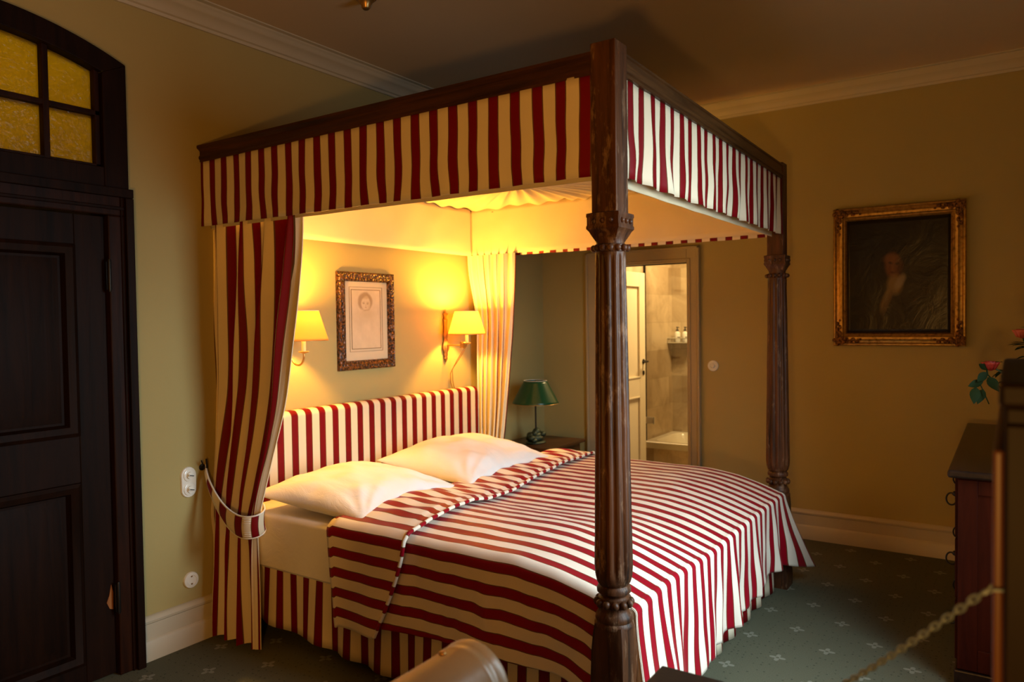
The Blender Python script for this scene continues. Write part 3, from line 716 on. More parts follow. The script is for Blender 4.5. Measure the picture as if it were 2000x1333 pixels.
# pillows
def pillow(name, cx, cy, w, d, h, zb, rot, tilt, label, seed):
    m = MB(); n = 44
    Mx = Matrix.Translation((cx, cy, zb)) @ Matrix.Rotation(rot, 4, 'Z') @ Matrix.Rotation(tilt, 4, 'X')
    for side in (1, -1):
        def fn(u, v):
            a, b = u * 2 - 1, v * 2 - 1
            ed = (1 - abs(a) ** 2.2) * (1 - abs(b) ** 2.2)
            th = max(0, ed) ** .52
            cr = 1 - .095 * (1 - abs(a) ** 2) * abs(b) ** 3; cr2 = 1 - .095 * (1 - abs(b) ** 2) * abs(a) ** 3
            x = a * w / 2 * cr2; y = b * d / 2 * cr
            top = h * .72 * th if side > 0 else -h * .28 * th
            r1 = .010 * sin((a * 7 + b * 3) + 3 * nz(a * 2, b * 2, seed)) * (abs(a) ** 2 + abs(b) ** 2) * th
            rf_ = sqrt((a + 1) ** 2 + (b + 1) ** 2); af = atan2(b + 1.02, a + 1.02); cw = .012 * exp(-(rf_ / .8) ** 2) * sin(af * 16 + 2 * nz(rf_ * 2, af, seed)); rg = sqrt((a - 1) ** 2 + (b + 1) ** 2); cw += .010 * exp(-(rg / .8) ** 2) * sin(atan2(b + 1.02, 1.02 - a) * 14 + seed)
            wr = (nz(a * 4, b * 2.2, seed) * .018 + nz(a * 9, b * 3, seed + 5) * .010 + r1 + cw) * th * (1 if side > 0 else .4)
            return tuple(Mx @ Vector((x, y, h * .28 + top + wr + .010 * (abs(a) * abs(b)) ** 4)))
        m.grid(n, n, fn, flip=(side < 0))
    o = m.build(name, M['linen'], None, smooth=True, subsurf=1)
    return tag(o, label, 'pillow', 'white bed pillows')
pillow('pillow', .530, -.590, .76, .72, .172, .640, radians(3), radians(4), 'plump white pillow at the near side of the bed, by the tied-back striped curtain', 3.3)
pillow('pillow', 1.430, -.585, .86, .72, .195, .640, radians(-2), radians(5), 'plump white pillow at the far side of the bed, towards the green lamp', 9.1)

# bedspread
def topz(x, y):
    hx = .031 * exp(-((x - .50) / .27) ** 2) + .012 * exp(-((x - 1.72) / .42) ** 2) - .012 * exp(-((x - .98) / .2) ** 2)
    t = max(0, (-1.72 - y) / .505)
    return .652 + hx * (1 - .5 * min(1, t)) + .0035 * nz(x * 5, y * 4, 1.5) + .003 * nz(x * 13, y * 9, 4) - .100 * t * t
XN, XF = .140, 2.185     # hanging planes of the spread, near and far
R_ = .045
S_TOP = XF - XN
def cross(s, y, zbot_n, zbot_f, off=0.0, wave=1.0):
    """point of the spread at arc length s across the bed (0 = near top edge)"""
    xe, xf = XN - off, XF + off
    if s < R_:    # near side: round edge then drop
        if s > -R_ * .57:
            t = (R_ - s) / (R_ * 1.57) * pi / 2; x = xe + R_ - R_ * sin(t); z = topz(xe + R_, y) + off - R_ + R_ * cos(t); return x, z
        dz = -R_ * .57 - s; x = xe - .004 * dz
        return x, topz(xe + R_, y) + off - R_ - dz
    if s > S_TOP - R_:
        if s < S_TOP + R_ * .57:
            t = (s - (S_TOP - R_)) / (R_ * 1.57) * pi / 2; return xf - R_ + R_ * sin(t), topz(xf - R_, y) + off - R_ + R_ * cos(t)
        dz = s - S_TOP - R_ * .57; return xf + .004 * dz, topz(xf - R_, y) + off - R_ - dz
    x = XN + s; return x, topz(x, y) + off
DROPN = .40
SP = .0865; S0 = -.026    # stripe pitch and phase
bs = thing('bedspread', (1.16, -1.5, .68), 'red and cream striped satin bedspread covering the lower bed and hanging over its sides', 'bedspread')
def drop_len(y): return lerp(.385, .35, sst(-.9, -2.1, y)) + .008 * nz(y * 5, 2)
m = MB()
NY = 70; YFE = -2.225; FR = .022
SA = [-1 + k / 60 for k in range(60)]; SB = [lerp(.0, .036, k / 5) for k in range(5)]; SC_ = [lerp(.036, S_TOP, k / 190) for k in range(191)]; SD = [k / 40 for k in range(1, 41)]
COLS = [('a', q) for q in SA] + [('b', q) for q in SB] + [('b', q) for q in SC_] + [('d', q) for q in SD]
def sval(c, y): return c[1] * drop_len(y) if c[0] == 'a' else c[1] if c[0] == 'b' else S_TOP + .42 * c[1]
def spread(u, v):
    c = COLS[int(round(u * (len(COLS) - 1)))]; y = lerp(-1.0, YFE, v); dn = drop_len(y); s = sval(c, y)
    x, z = cross(s, y, 0, 0)
    if s < 0:
        k = min(1, -s / dn); x -= k * (.012 + .020 * sin(y * 11 + 1.2 + 1.5 * nz(y * 2, 3)) + .016 * nz(y * 7, k * 1.6) + .006 * nz(y * 24, k * 3, 7)) + .010 * sin(pi * k) * nz(y * 16, 3 * k, 9)
    if s > S_TOP: k = min(1, (s - S_TOP) / .42); x += k * (.01 + .014 * sin(y * 12))
    return (x, y, z)
m.grid(len(COLS) - 1, NY, spread, lambda u, v: ((sval(COLS[int(round(u * (len(COLS) - 1)))], lerp(-1.0, YFE, v)) - S0) / SP, v))
def foot(u, v):
    s = SC_[int(round(u * 190))]; x, z0_ = cross(s, YFE, 0, 0)
    drop = (z0_ - FR) - lerp(.03, .205, min(1, u * 1.05) ** .75) + .11 * exp(-((1 - u) / .07) ** 2)
    tot = FR * 1.57 + drop; vv = v ** 1.6; q = vv * tot
    if q < FR * 1.57:
        t = q / FR; return (x, YFE - FR * sin(t), z0_ - FR + FR * cos(t))
    dz = q - FR * 1.57; k = dz / drop
    fl = .115 * exp(-(u / .13) ** 2) * k ** 1.3 + .10 * exp(-((1 - u) / .07) ** 2) * k ** 1.1
    rip = k * (.016 * sin(x * 17 + 2.5 * nz(x * 2.2, 5)) + .012 * sin(x * 37 + 2 * nz(x * 4, 8)) + .014 * nz(x * 11, k * 2, 3))
    xo = k * .014 * sin(x * 17 + 1.2) + k * .010 * sin(x * 37 + 3) + .20 * exp(-((1 - u) / .075) ** 2) * k ** 1.2 - .06 * exp(-(u / .1) ** 2) * k
    hem = .008 * nz(x * 7, 1) * k
    return (x + xo, YFE - FR - .012 * k - fl - rip, z0_ - FR - dz + hem)
m.grid(190, 50, foot, lambda u, v: ((SC_[int(round(u * 190))] - S0) / SP, v))
def notch(u, v):
    a = foot(0, v); return (lerp(a[0], .172, u * .8), lerp(a[1], -2.10, u), a[2] + .02 * sin(u * 5) * v)
m.grid(14, 50, notch, lambda u, v: ((.036 - u * .13 - S0) / SP, v))
sp = m.build('spread_cloth', M['stripe_satin'], bs, smooth=True, solid=.004, offset=0)
# folded back band at the head with a striped cord along its edge
def yh(x): return lerp(-.800, -.790, (x - XN) / (XF - XN)) + .01 * nz(x * 3, 4)
def yp(x): return lerp(-1.245, -1.035, sst(.0, 1, (x - XN) / (XF - XN)) * .5 + .5 * (x - XN) / (XF - XN)) + .006 * nz(x * 4, 9)
def band_pt(s, v, off=.016):
    dn = .435; x = min(max(XN + s, XN), XF)
    ya, yb = yh(x), yp(x)
    k = max(0, -s / dn)
    yb = yb + .155 * k ** 1.5; ya -= .05 * k
    y = lerp(ya, yb, v); puff = .010 * sin(pi * min(1, v * 1.02)) ** .5 + (.010 if v < .9 else .004)
    if v > .94: puff *= 1
    ed = sst(R_, R_ + .14, s) * sst(R_, R_ + .14, S_TOP - s); xx, z = cross(s, y, 0, 0, off)
    if s > R_ and s < S_TOP - R_:
        xx -= off * (1 - sst(R_, R_ + .1, s)); z += (puff + .010 * nz(x * 7, y * 5, 6) + .007 * sin(x * 34 + y * 26) * (v * (1 - v) * 3)) * ed
    if s < 0: xx -= k * (.016 + .012 * sin(y * 13 + 4) + .008 * nz(y * 8, k * 3, 2)) + .006; z -= .0
    return (xx, y, z + (.010 if v < .04 else 0) * -1)
m = MB(); m.grid(200, 26, lambda u, v: band_pt(lerp(-.435, S_TOP + .3, u), v), lambda u, v: ((lerp(-.435, S_TOP + .3, u) - S0) / SP, v))
band = m.build('folded_band', M['stripe_satin'], bs, smooth=True, solid=.010, offset=0); Lbl(band, 'head edge of the spread folded back in a band')
pts = []; N = 150
for i in range(N + 1):
    s = lerp(-.43, S_TOP + .25, i / N); p = band_pt(s, 1.0); pts.append((p[0], p[1] - .006, p[2] + .004))
m = MB(); n = 10; rad = .0085; vs = []; uvs = []; L = 0
V = [Vector(p) for p in pts]
for i, p in enumerate(V):
    d = (V[min(i + 1, N)] - V[max(i - 1, 0)]).normalized(); a = d.cross(Vector((0, 1, 0))).normalized(); b = a.cross(d)
    if i: L += (V[i] - V[i - 1]).length
    for k in range(n): t = 2 * pi * k / n; vs.append(p + (a * cos(t) + b * sin(t)) * rad); uvs.append((L / .0865 + .3, 0))
fs = [(j * n + k, j * n + (k + 1) % n, (j + 1) * n + (k + 1) % n, (j + 1) * n + k) for j in range(N) for k in range(n)]
m.add(vs, fs, uvs); m.build('piping', M['stripe_satin'], band, smooth=True)

# ------------------------------------------------------------------ bed curtains
def curtain(name, xs, sgn, ytop, ytie, ybot, ztie, zt, zb, npl, width, c0, label, seed, wall=(-.02, -.02, -.02), xbot=0.0, amp=.028, xtie=0.0):
    """sgn -1: striped face towards -x. ytop/ytie/ybot = how far the outer edge reaches from the wall"""
    c = thing(name, (xs, -.2, zb), label, 'curtain', None)
    def shape(u, v, off):
        z = lerp(zt, zb, v)
        if z > ztie:
            k = (zt - z) / (zt - ztie); w_out = lerp(ytop, ytie, k ** 1.45); w_in = lerp(wall[0], wall[1], sst(.0, .35, k)); am = lerp(amp, amp * .75, k); xc = xtie * sst(.55, 1, k)
        else:
            k = (ztie - z) / (ztie - zb); w_out = lerp(ytie, ybot, sst(0, .9, k)); w_in = lerp(wall[1], wall[2], k); am = lerp(amp * .75, amp * 1.0, sst(0, 1, k)); xc = lerp(xtie, xbot, sst(0, 1, k))
        pinch = exp(-((z - ztie) / .09) ** 2)
        y = lerp(w_in, -w_out, u); ph = u * npl * 2 * pi + seed
        ph += 1.9 * nz(u * 2.6, z * 1.1, seed)
        am *= (1 - .55 * pinch) * (.75 + .5 * nz(u * 5, z * .5, seed + 2) + .25)
        if u > .88: am *= 1 - .7 * (u - .88) / .12
        x = xs + xc * (1 if u < 1 else 1) + am * sin(ph) + .006 * nz(u * 8, z * 3, seed + 4) + xbot * 0
        x += -.10 * sgn * 0
        y += .012 * cos(ph) * (1 if .04 < u < .95 else 0)
        zz = z + (.006 * nz(u * 9, 1, seed) if v > .99 else 0)
        return (x + off, y, zz)
    nu, nv = 260, 70
    m = MB(); m.grid(nu, nv, lambda u, v: shape(u, v, sgn * .0022), lambda u, v: ((u * width - c0) / .0925 + .55 * nz(u * 2.5, v * 2.4, seed + 8), v), flip=(sgn < 0))
    m.build('striped_cloth', M['stripe_cur'], c, smooth=True)
    m = MB(); m.grid(nu, nv, lambda u, v: shape(u, v, -sgn * .0022), flip=(sgn > 0))
    Lbl(m.build('curtain_lining', M['curlin'], c, smooth=True), 'plain cream lining')
    m = MB(); m.grid(4, nv, lambda u, v: (shape(1, v, lerp(-.0024, .0024, u))[0], shape(1, v, 0)[1] - .001, shape(1, v, 0)[2]))
    m.build('curtain_hem', M['curlin'] if sgn < 0 else M['redtrim'], c, smooth=True, solid=0 if sgn < 0 else .006)
    return c, shape
cn, cshape = curtain('bed_curtain', .116, -1, .685, .372, .395, .60, 2.03, .02, 4.0, .80, 0.07, 'red and cream striped curtain tied back at the near head corner of the bed', 1.0, wall=(-.002, -.002, -.01), xbot=-.055, amp=.027, xtie=-.036)
cf, _ = curtain('bed_curtain', 2.215, 1, .42, .27, .30, .50, 2.01, .02, 6.5, .85, 0.08, 'lamp-lit curtain with cream lining hanging at the far head corner of the bed', 4.0, wall=(-.02, -.085, -.06), xbot=.02, amp=.022)
# tieback round the near curtain
tb_ = thing('curtain_tieback', (.03, -.2, .65), 'striped tieback with white corded edges holding the near bed curtain', 'tieback')
path = [(.060, -.012, .835), (.036, -.050, .812), (.026, -.085, .765), (.020, -.14, .705), (.016, -.20, .655), (.013, -.26, .622), (.013, -.32, .603), (.018, -.37, .600), (.04, -.405, .604), (.07, -.415, .612), (.10, -.40, .622), (.125, -.36, .635)]
V = [Vector(p) for p in path]
def cat(t):
    k = t * (len(V) - 1); i = min(int(k), len(V) - 2); f = k - i
    p0, p1, p2, p3 = V[max(i - 1, 0)], V[i], V[i + 1], V[min(i + 2, len(V) - 1)]
    return .5 * ((2 * p1) + (-p0 + p2) * f + (2 * p0 - 5 * p1 + 4 * p2 - p3) * f * f + (-p0 + 3 * p1 - 3 * p2 + p3) * f ** 3)
def hw(t): return lerp(.018, .050, sst(0, .6, t))
def tp(t, v): p = cat(t); return Vector((p.x - .006 * sin(pi * v), p.y, p.z + (v * 2 - 1) * hw(t)))
m = MB(); m.grid(90, 8, lambda u, v: tuple(tp(u, v)), lambda u, v: (u * 5.6 + .86, v)); m.build('tieback_band', M['stripe'], tb_, smooth=True, solid=.006, offset=0)
for v in (0, 1):
    m = MB(); m.tube([tp(i / 60, v) for i in range(61)], .0045, 8); Lbl(m.build('corded_edge', M['cord'], tb_, smooth=True), 'white cord along the tieback edge')
m = MB()
for k in range(9): z = -.04 + k * .01; m.tube([(cat(lerp(.615, .70, q / 4)) + Vector((-.0075, 0, z))) for q in range(5)], .0016, 6)
m.build('ribbed_patch', M['cord'], tb_, smooth=True)
h = MB(); h.lathe([(.016, 0), (.016, .004), (.006, .008), (.006, .04)], 14, (.045, 0, .84), M=Matrix.Rotation(pi / 2, 4, 'X')); h.tube([(.045, -.035, .84), (.04, -.05, .845), (.035, -.055, .865), (.04, -.045, .885)], .004, 8)
h.tube([(.045, -.012, .84), (.03, -.03, .86), (.02, -.035, .88)], .003, 8)
hk = h.build('hook', M['iron'], tb_, smooth='auto')

# ------------------------------------------------------------------ wall lamps above the headboard
def shade_mesh(c, z0, z1, r0, r1, mat, parent, name='lamp_shade', n=48):
    m = MB(); K = 10
    m.grid(n, K, lambda u, v: (c[0] + lerp(r0, r1, v) * cos(2 * pi * u), c[1] + lerp(r0, r1, v) * sin(2 * pi * u), lerp(z0, z1, v)))
    o = m.build(name, mat, parent, smooth=True, solid=.0012, offset=0)
    for r, z in ((r0, z0), (r1, z1)):
        q = MB(); q.tube([(c[0] + r * cos(2 * pi * k / n), c[1] + r * sin(2 * pi * k / n), z) for k in range(n + 1)], .0018, 6, cap=False); q.build('shade_rim', M['brass'] if z == z0 else M['cord'], o, smooth=True)
    q = MB()
    for k in range(3): a = 2 * pi * k / 3 + .4; q.tube([(c[0], c[1], z1 - .02), (c[0] + r1 * cos(a), c[1] + r1 * sin(a), z1 - .004)], .0015, 6)
    q.build('shade_spider', M['brass'], o)
    return o
def sconce(x, kind, label):
    s = thing('wall_lamp', (x, 0, 1.40), label, 'wall lamp', None)
    c = (x, -.200)
    # carved back plate, half round against the wall
    prof = [(.001, -.125), (.008, -.110), (.017, -.095), (.012, -.085), (.019, -.068), (.016, -.055), (.029, -.035), (.034, -.015), (.030, .005), (.020, .030), (.014, .045), (.021, .055), (.022, .065), (.016, .10), (.014, .13), (.018, .165), (.021, .175), (.012, .180), (.010, .195), (.016, .205), (.024, .215), (.012, .222), (.006, .235), (.0, .25)]
    Mx = Matrix.Scale(.55, 4, (0, 1, 0))
    m = MB(); m.lathe(prof, 20, (x, -.014, 1.375), M=Mx, rf=lambda a, z: 1 + .06 * sin(a * 8)); m.box(x - .008, x + .008, -.012, 0, 1.29, 1.57)
    m.build('back_plate', M['brasscarve'], s, smooth='auto')
    m = MB()
    if kind == 'swan':
        pts = [(x, -.03, 1.372), (x, -.06, 1.385), (x, -.085, 1.375), (x, -.105, 1.345), (x, -.13, 1.322), (x, -.165, 1.318), (x, -.19, 1.335), (x, -.2, 1.36), (x, -.2, 1.385)]
        VV = [Vector(p) for p in pts]; P = []
        for i in range(len(VV) - 1):
            for q in range(4):
                f = q / 4; p0, p1, p2, p3 = VV[max(i - 1, 0)], VV[i], VV[i + 1], VV[min(i + 2, len(VV) - 1)]
                P.append(.5 * ((2 * p1) + (-p0 + p2) * f + (2 * p0 - 5 * p1 + 4 * p2 - p3) * f * f + (-p0 + 3 * p1 - 3 * p2 + p3) * f ** 3))
        P.append(VV[-1]); m.tube(P, .0055, 10)
    else:
        m.tube([(x, -.03, 1.372), (x, -.15, 1.372)], .0055, 10)
        m.box(x - .012, x + .012, -.165, -.148, 1.355, 1.398)
        m.lathe([(.004, 0), (.016, .002), (.02, .012), (.016, .022), (.004, .026)], 16, (x - .013, -.178, 1.372), M=Matrix.Rotation(pi / 2, 4, 'Y') @ Matrix.Scale(1.2, 4, (1, 0, 0)))
        m.tube([(x, -.178, 1.36), (x, -.195, 1.365), (x, -.2, 1.39)], .0055, 10)
    m.build('arm', M['brass'], s, smooth='auto')
    m = MB(); m.lathe([(.004, 1.378), (.026, 1.386), (.029, 1.390), (.026, 1.391), (.010, 1.390), (.010, 1.394)], 22, (c[0], c[1], 0)); m.build('drip_pan', M['brass'], s, smooth='auto')
    m = MB(); m.lathe([(.011, 1.391), (.011, 1.50), (.016, 1.505), (.024, 1.545), (.021, 1.546), (.014, 1.51), (0, 1.51)], 18, (c[0], c[1], 0)); m.build('candle_tube', M['bulb'], s, smooth='auto')  # flared cup under the bulb is added to block light falling on the pillows
    shade_mesh(c, 1.448, 1.605, .128, .080, M['shade'], s)
    L = bpy.data.lights.new('bulb_light', 'POINT'); L.energy = 15; L.color = (1, .475, .06); L.shadow_soft_size = .035
    lo = bpy.data.objects.new('bulb_light', L); COL.objects.link(lo); lo.location = (c[0], c[1], 1.570); lo.parent = s; lo.matrix_parent_inverse = Matrix.Translation(s.location).inverted()
    return s, L
s1, L1 = sconce(.523, 'swan', 'brass wall lamp with swan-neck arm and cream shade next to the near curtain')
s2, L2 = sconce(1.937, 'straight', 'brass wall lamp with carved back plate and cream shade next to the far curtain')
m = MB(); m.tube([(1.945, -.19, 1.36), (1.955, -.12, 1.28), (1.985, -.03, 1.20), (2.01, -.014, 1.12), (2.03, -.012, 1.06)], .0028, 8); m.tube([(1.94, -.18, 1.36), (1.945, -.10, 1.26), (1.975, -.02, 1.17), (1.99, -.012, 1.10), (2.01, -.012, 1.06)], .0028, 8)
Lbl(m.build('power_cable', M['brass'], s2, smooth=True), 'thin cable running down behind the headboard')

# ------------------------------------------------------------------ pictures
def frame_on(axis, a0, a1, z0, z1, prof, base, mat, name, parent):
    """mitred frame; prof = (inset from outer edge, proud of wall)"""
    m = MB(); cs = [(a0, z0), (a1, z0), (a1, z1), (a0, z1)]; ins = [(1, 1), (-1, 1), (-1, -1), (1, -1)]; n = len(prof); vs = []
    sg = 1 if a1 > a0 else -1
    for (a, z), (ia, iz) in zip(cs, ins):
        for (q, h) in prof:
            aa = a + ia * q * sg; zz = z + iz * q
            vs.append((aa, base - h, zz) if axis == 'y' else (base - h, aa, zz))
    fs = []
    for c in range(4):
        d = (c + 1) % 4
        for k in range(n - 1): fs.append((c * n + k, d * n + k, d * n + k + 1, c * n + k + 1))
    m.add(vs, fs); return m.build(name, mat, parent, smooth='auto', weld=False)
# drawing in the carved frame
PX0, PX1, PZ0, PZ1 = .940, 1.414, 1.254, 1.842
pic = thing('framed_drawing', ((PX0 + PX1) / 2, 0, PZ0), 'faint sepia head drawing in a pale mount and dark carved frame above the headboard', 'picture')
frame_on('y', PX0, PX1, PZ0, PZ1, [(0, 0), (0, .022), (.010, .030), (.020, .026), (.034, .030), (.044, .024), (.050, .026), (.055, .020), (.056, .008)], 0, M['carved'], 'picture_frame', pic)
cx, cz = (PX0 + PX1) / 2, (PZ0 + PZ1) / 2
mt = MB(); mt.box(PX0 + .05, PX1 - .05, -.010, -.004, PZ0 + .05, PZ1 - .05); mt.build('mount', plain('ivory_mount', (.62, .50, .33), .8, var=.03), pic)
dx0, dx1, dz0, dz1 = cx - .125, cx + .120, PZ0 + .125, PZ1 - .105
dm = blobs('sepia_drawing', (.60, .48, .32), [
    (.48, .60, .30, .065, 0, .5, (.52, .40, .24), .5), (.47, .805, .25, .155, .0, .12, (.22, .12, .045), .62), (.49, .765, .155, .125, .08, .12, (.60, .47, .30), .95),
    (.50, .885, .17, .04, 0, .4, (.38, .25, .12), .5), (.42, .775, .035, .010, 0, .5, (.20, .12, .05), .7), (.56, .775, .035, .010, 0, .5, (.20, .12, .05), .7),
    (.42, .797, .045, .006, .1, .5, (.25, .15, .07), .5), (.56, .797, .045, .006, -.1, .5, (.25, .15, .07), .5), (.50, .735, .016, .03, 0, .6, (.40, .27, .14), .5), (.49, .702, .035, .008, 0, .5, (.32, .17, .09), .6),
    (.60, .735, .05, .08, 0, .5, (.46, .34, .19), .4), (.50, .655, .10, .014, .2, .4, (.36, .25, .13), .55), (.46, .52, .32, .10, .1, .5, (.50, .38, .23), .35)], .8)
m = MB(); m.add([(dx0, -.0112, dz0), (dx1, -.0112, dz0), (dx1, -.0112, dz1), (dx0, -.0112, dz1)], [(0, 1, 2, 3)], [(0, 0), (1, 0), (1, 1), (0, 1)])
Lbl(m.build('drawing', dm, pic), 'sepia drawing of a head with dark hair')
ln = MB()
for (e, t_) in ((0, .0018), (.016, .0009)):
    a, b2, c, d = dx0 - e, dx1 + e, dz0 - e, dz1 + e
    ln.box(a - t_, a + t_, -.0125, -.0105, c, d); ln.box(b2 - t_, b2 + t_, -.0125, -.0105, c, d); ln.box(a, b2, -.0125, -.0105, c - t_, c + t_); ln.box(a, b2, -.0125, -.0105, d - t_, d + t_)
ln.build('ruled_lines', plain('ruled_line_ink', (.22, .13, .05), .8), pic)
# oil portrait, leaning a little forward at the top
QY0, QY1, QZ0, QZ1 = -2.300, -3.062, 1.340, 2.246
por = thing('oil_portrait', (XB, (QY0 + QY1) / 2, QZ0), 'dark oil portrait in an ornate gilt frame on the right wall', 'painting')
po = [frame_on('x', QY0, QY1, QZ0, QZ1, [(0, 0), (0, .030), (.006, .040), (.014, .042), (.022, .034), (.030, .036), (.044, .046), (.058, .044), (.066, .030), (.070, .028), (.074, .031), (.078, .027), (.086, .012)], XB - .004, M['gilt'], 'picture_frame', por)]
for (yy, zz, sy, sz) in ((QY0, QZ0, -1, 1), (QY1, QZ0, 1, 1), (QY1, QZ1, 1, -1), (QY0, QZ1, -1, -1)):
    orn = MB(); c0 = Vector((XB - .045, yy + sy * .036, zz + sz * .036))
    orn.ball(c0, .030, 14, 8, (.5, 1, 1))
    for k in range(5): a = k * 1.2566; orn.ball(c0 + Vector((-.004, .026 * cos(a), .026 * sin(a))), .014, 8, 6, (.8, 1, 1))
    for k in range(1, 7):
        r = .020 - k * .0018
        orn.ball((XB - .046, yy + sy * (.036 + k * .022), zz + sz * (.036 + .008 * (-1) ** k)), r, 8, 6, (.7, 1.3, .9))
        orn.ball((XB - .046, yy + sy * (.036 + .008 * (-1) ** k), zz + sz * (.036 + k * .022)), r, 8, 6, (.7, .9, 1.3))
    orn.build('corner_ornament', M['giltorn'], po[0], smooth=True)
bd = MB()
for (a0, b0, a1, b1) in ((QY0 - .074, QZ0 + .074, QY1 + .074, QZ0 + .074), (QY1 + .074, QZ0 + .074, QY1 + .074, QZ1 - .074), (QY1 + .074, QZ1 - .074, QY0 - .074, QZ1 - .074), (QY0 - .074, QZ1 - .074, QY0 - .074, QZ0 + .074)):
    L_ = sqrt((a1 - a0) ** 2 + (b1 - b0) ** 2); n = int(L_ / .009)
    for k in range(n): bd.ball((XB - .036, lerp(a0, a1, k / n), lerp(b0, b1, k / n)), .0038, 6, 4)
bd.build('beaded_slip', M['gilt'], po[0], smooth=True)
pm = blobs('portrait_paint', (.010, .008, .006), [
    (.62, .22, .42, .30, .5, .5, (.020, .013, .008), .8), (.48, .66, .125, .115, .1, .2, (.008, .005, .004), .9), (.46, .585, .088, .112, .05, .22, (.125, .045, .018), .95), (.44, .64, .07, .04, 0, .5, (.16, .062, .024), .7),
    (.425, .60, .022, .010, 0, .5, (.02, .008, .004), .85), (.50, .60, .022, .010, 0, .5, (.02, .008, .004), .85), (.45, .565, .012, .03, 0, .6, (.17, .07, .03), .5), (.455, .523, .03, .009, 0, .5, (.05, .012, .008), .7), (.53, .57, .04, .09, 0, .5, (.03, .012, .006), .6),
    (.475, .42, .075, .085, -.2, .3, (.20, .13, .055), .9), (.40, .31, .035, .12, -.42, .35, (.17, .115, .05), .85), (.53, .45, .035, .075, -.6, .35, (.25, .20, .13), .7), (.40, .26, .02, .09, -.4, .5, (.08, .035, .012), .8)],
    .30, bumpf=((1, 1, 1), 3.2, .25))
m = MB(); m.grid(24, 24, lambda u, v: (XB - .016 - .003 * nz(u * 3, v * 3), lerp(QY0 - .08, QY1 + .08, u), lerp(QZ0 + .08, QZ1 - .08, v)), lambda u, v: (u, v), flip=True)
cnv = m.build('canvas', pm, por, smooth=True, solid=.004); Lbl(cnv, 'darkened canvas of a half-length sitter with white neckcloth')

# ------------------------------------------------------------------ nightstand and green lamp
ns = thing('nightstand', (2.80, -.27, 0), 'small walnut nightstand with a drawer in the corner past the bed', 'nightstand')
nx0, nx1, ny0, ny1, nzt = 2.50, 3.062, -.505, -.035, .597
MB().box(nx0, nx1, ny0, ny1, nzt - .024, nzt).build('tabletop', M['night'], ns, bevel=.006)
c = MB(); c.box(nx0 + .04, nx1 - .04, ny0 + .03, ny1 - .01, nzt - .20, nzt - .024); body = c.build('case', M['night'], ns, bevel=.003)
dr = MB().box(nx0 + .085, nx1 - .085, ny0 + .016, ny0 + .034, nzt - .175, nzt - .045).build('drawer', M['night'], ns, bevel=.004)
MB().lathe([(.006, 0), (.006, .008), (.014, .014), (.015, .02), (.008, .026), (0, .027)], 14, (2.70, ny0 + .016, nzt - .085), M=Matrix.Rotation(pi / 2, 4, 'X')).build('knob', M['iron'], dr, smooth='auto')
for lx in (nx0 + .06, nx1 - .06):
    for lyy in (ny0 + .05, ny1 - .03):
        m = MB(); m.lathe([(.012, 0), (.018, .04), (.020, .38), (.025, .40)], 12, (lx, lyy, 0)); m.build('leg', M['night'], ns, smooth='auto')
gl = thing('table_lamp', (2.70, -.265, nzt), 'green metal shaded table lamp on the nightstand past the bed', 'lamp')
gx, gy = 2.705, -.265
m = MB(); r0 = random.Random(3)
m.ball((gx, gy, nzt + .038), .07, 20, 12, (1.1, .85, .55))
for k in range(16):
    a = k * 2.4; rr_ = .03 + .045 * r0.random(); m.ball((gx + rr_ * cos(a) * 1.1, gy + rr_ * sin(a) * .8, nzt + .022 + .05 * r0.random()), .020 + .012 * r0.random(), 10, 8, (1.2, 1, .8))
m.ball((gx + .01, gy, nzt + .085), .030, 12, 8, (1.2, 1, 1)); m.ball((gx - .035, gy - .01, nzt + .075), .020, 10, 8)
m.lathe([(.085, 0), (.088, .006), (.07, .016), (0, .018)], 24, (gx, gy, nzt + .0005), M=Matrix.Scale(.85, 4, (0, 1, 0)))
base = m.build('lamp_base', M['bronze'], gl, smooth=True); Lbl(base, 'knobbly green bronze base')
MB().lathe([(.0065, .08), (.0065, .40), (.012, .405), (.012, .43), (.004, .44)], 14, (gx, gy, nzt)).build('stem', M['iron'], gl, smooth='auto')
shade_mesh((gx, gy), nzt + .305, nzt + .478, .180, .088, M['green'], gl)

# ------------------------------------------------------------------ chest, bouquet, cabinet, chain (right side)
ch = thing('chest_of_drawers', (2.15, -3.35, 0), 'reddish wooden chest of drawers with dark overhanging top standing at the right wall', 'chest of drawers')
hx0, hx1, hy0, hy1, hz = 1.415, 2.93, -3.60, -3.115, .905
MB().box(hx0 - .045, hx1 + .03, hy0 - .02, hy1 + .035, hz - .032, hz).build('chest_top', M['chest_top'], ch, bevel=.010, seg=3)
m = MB(); m.box(hx0, hx1, hy0, hy1, .075, hz - .032)
for (a, b2, c, d) in ((hy0 + .0, hy0 + .06, .08, hz - .04), (hy1 - .07, hy1, .08, hz - .04), (hy0 + .06, hy1 - .07, .08, .17), (hy0 + .06, hy1 - .07, hz - .10, hz - .04)): m.box(hx0 - .010, hx0, a, b2, c, d)
m.build('carcass', M['chest'], ch, bevel=.003)
MB().box(hx0 - .015, hx1 + .01, hy0, hy1 + .012, 0, .075).build('plinth', M['chest_top'], ch, bevel=.006)
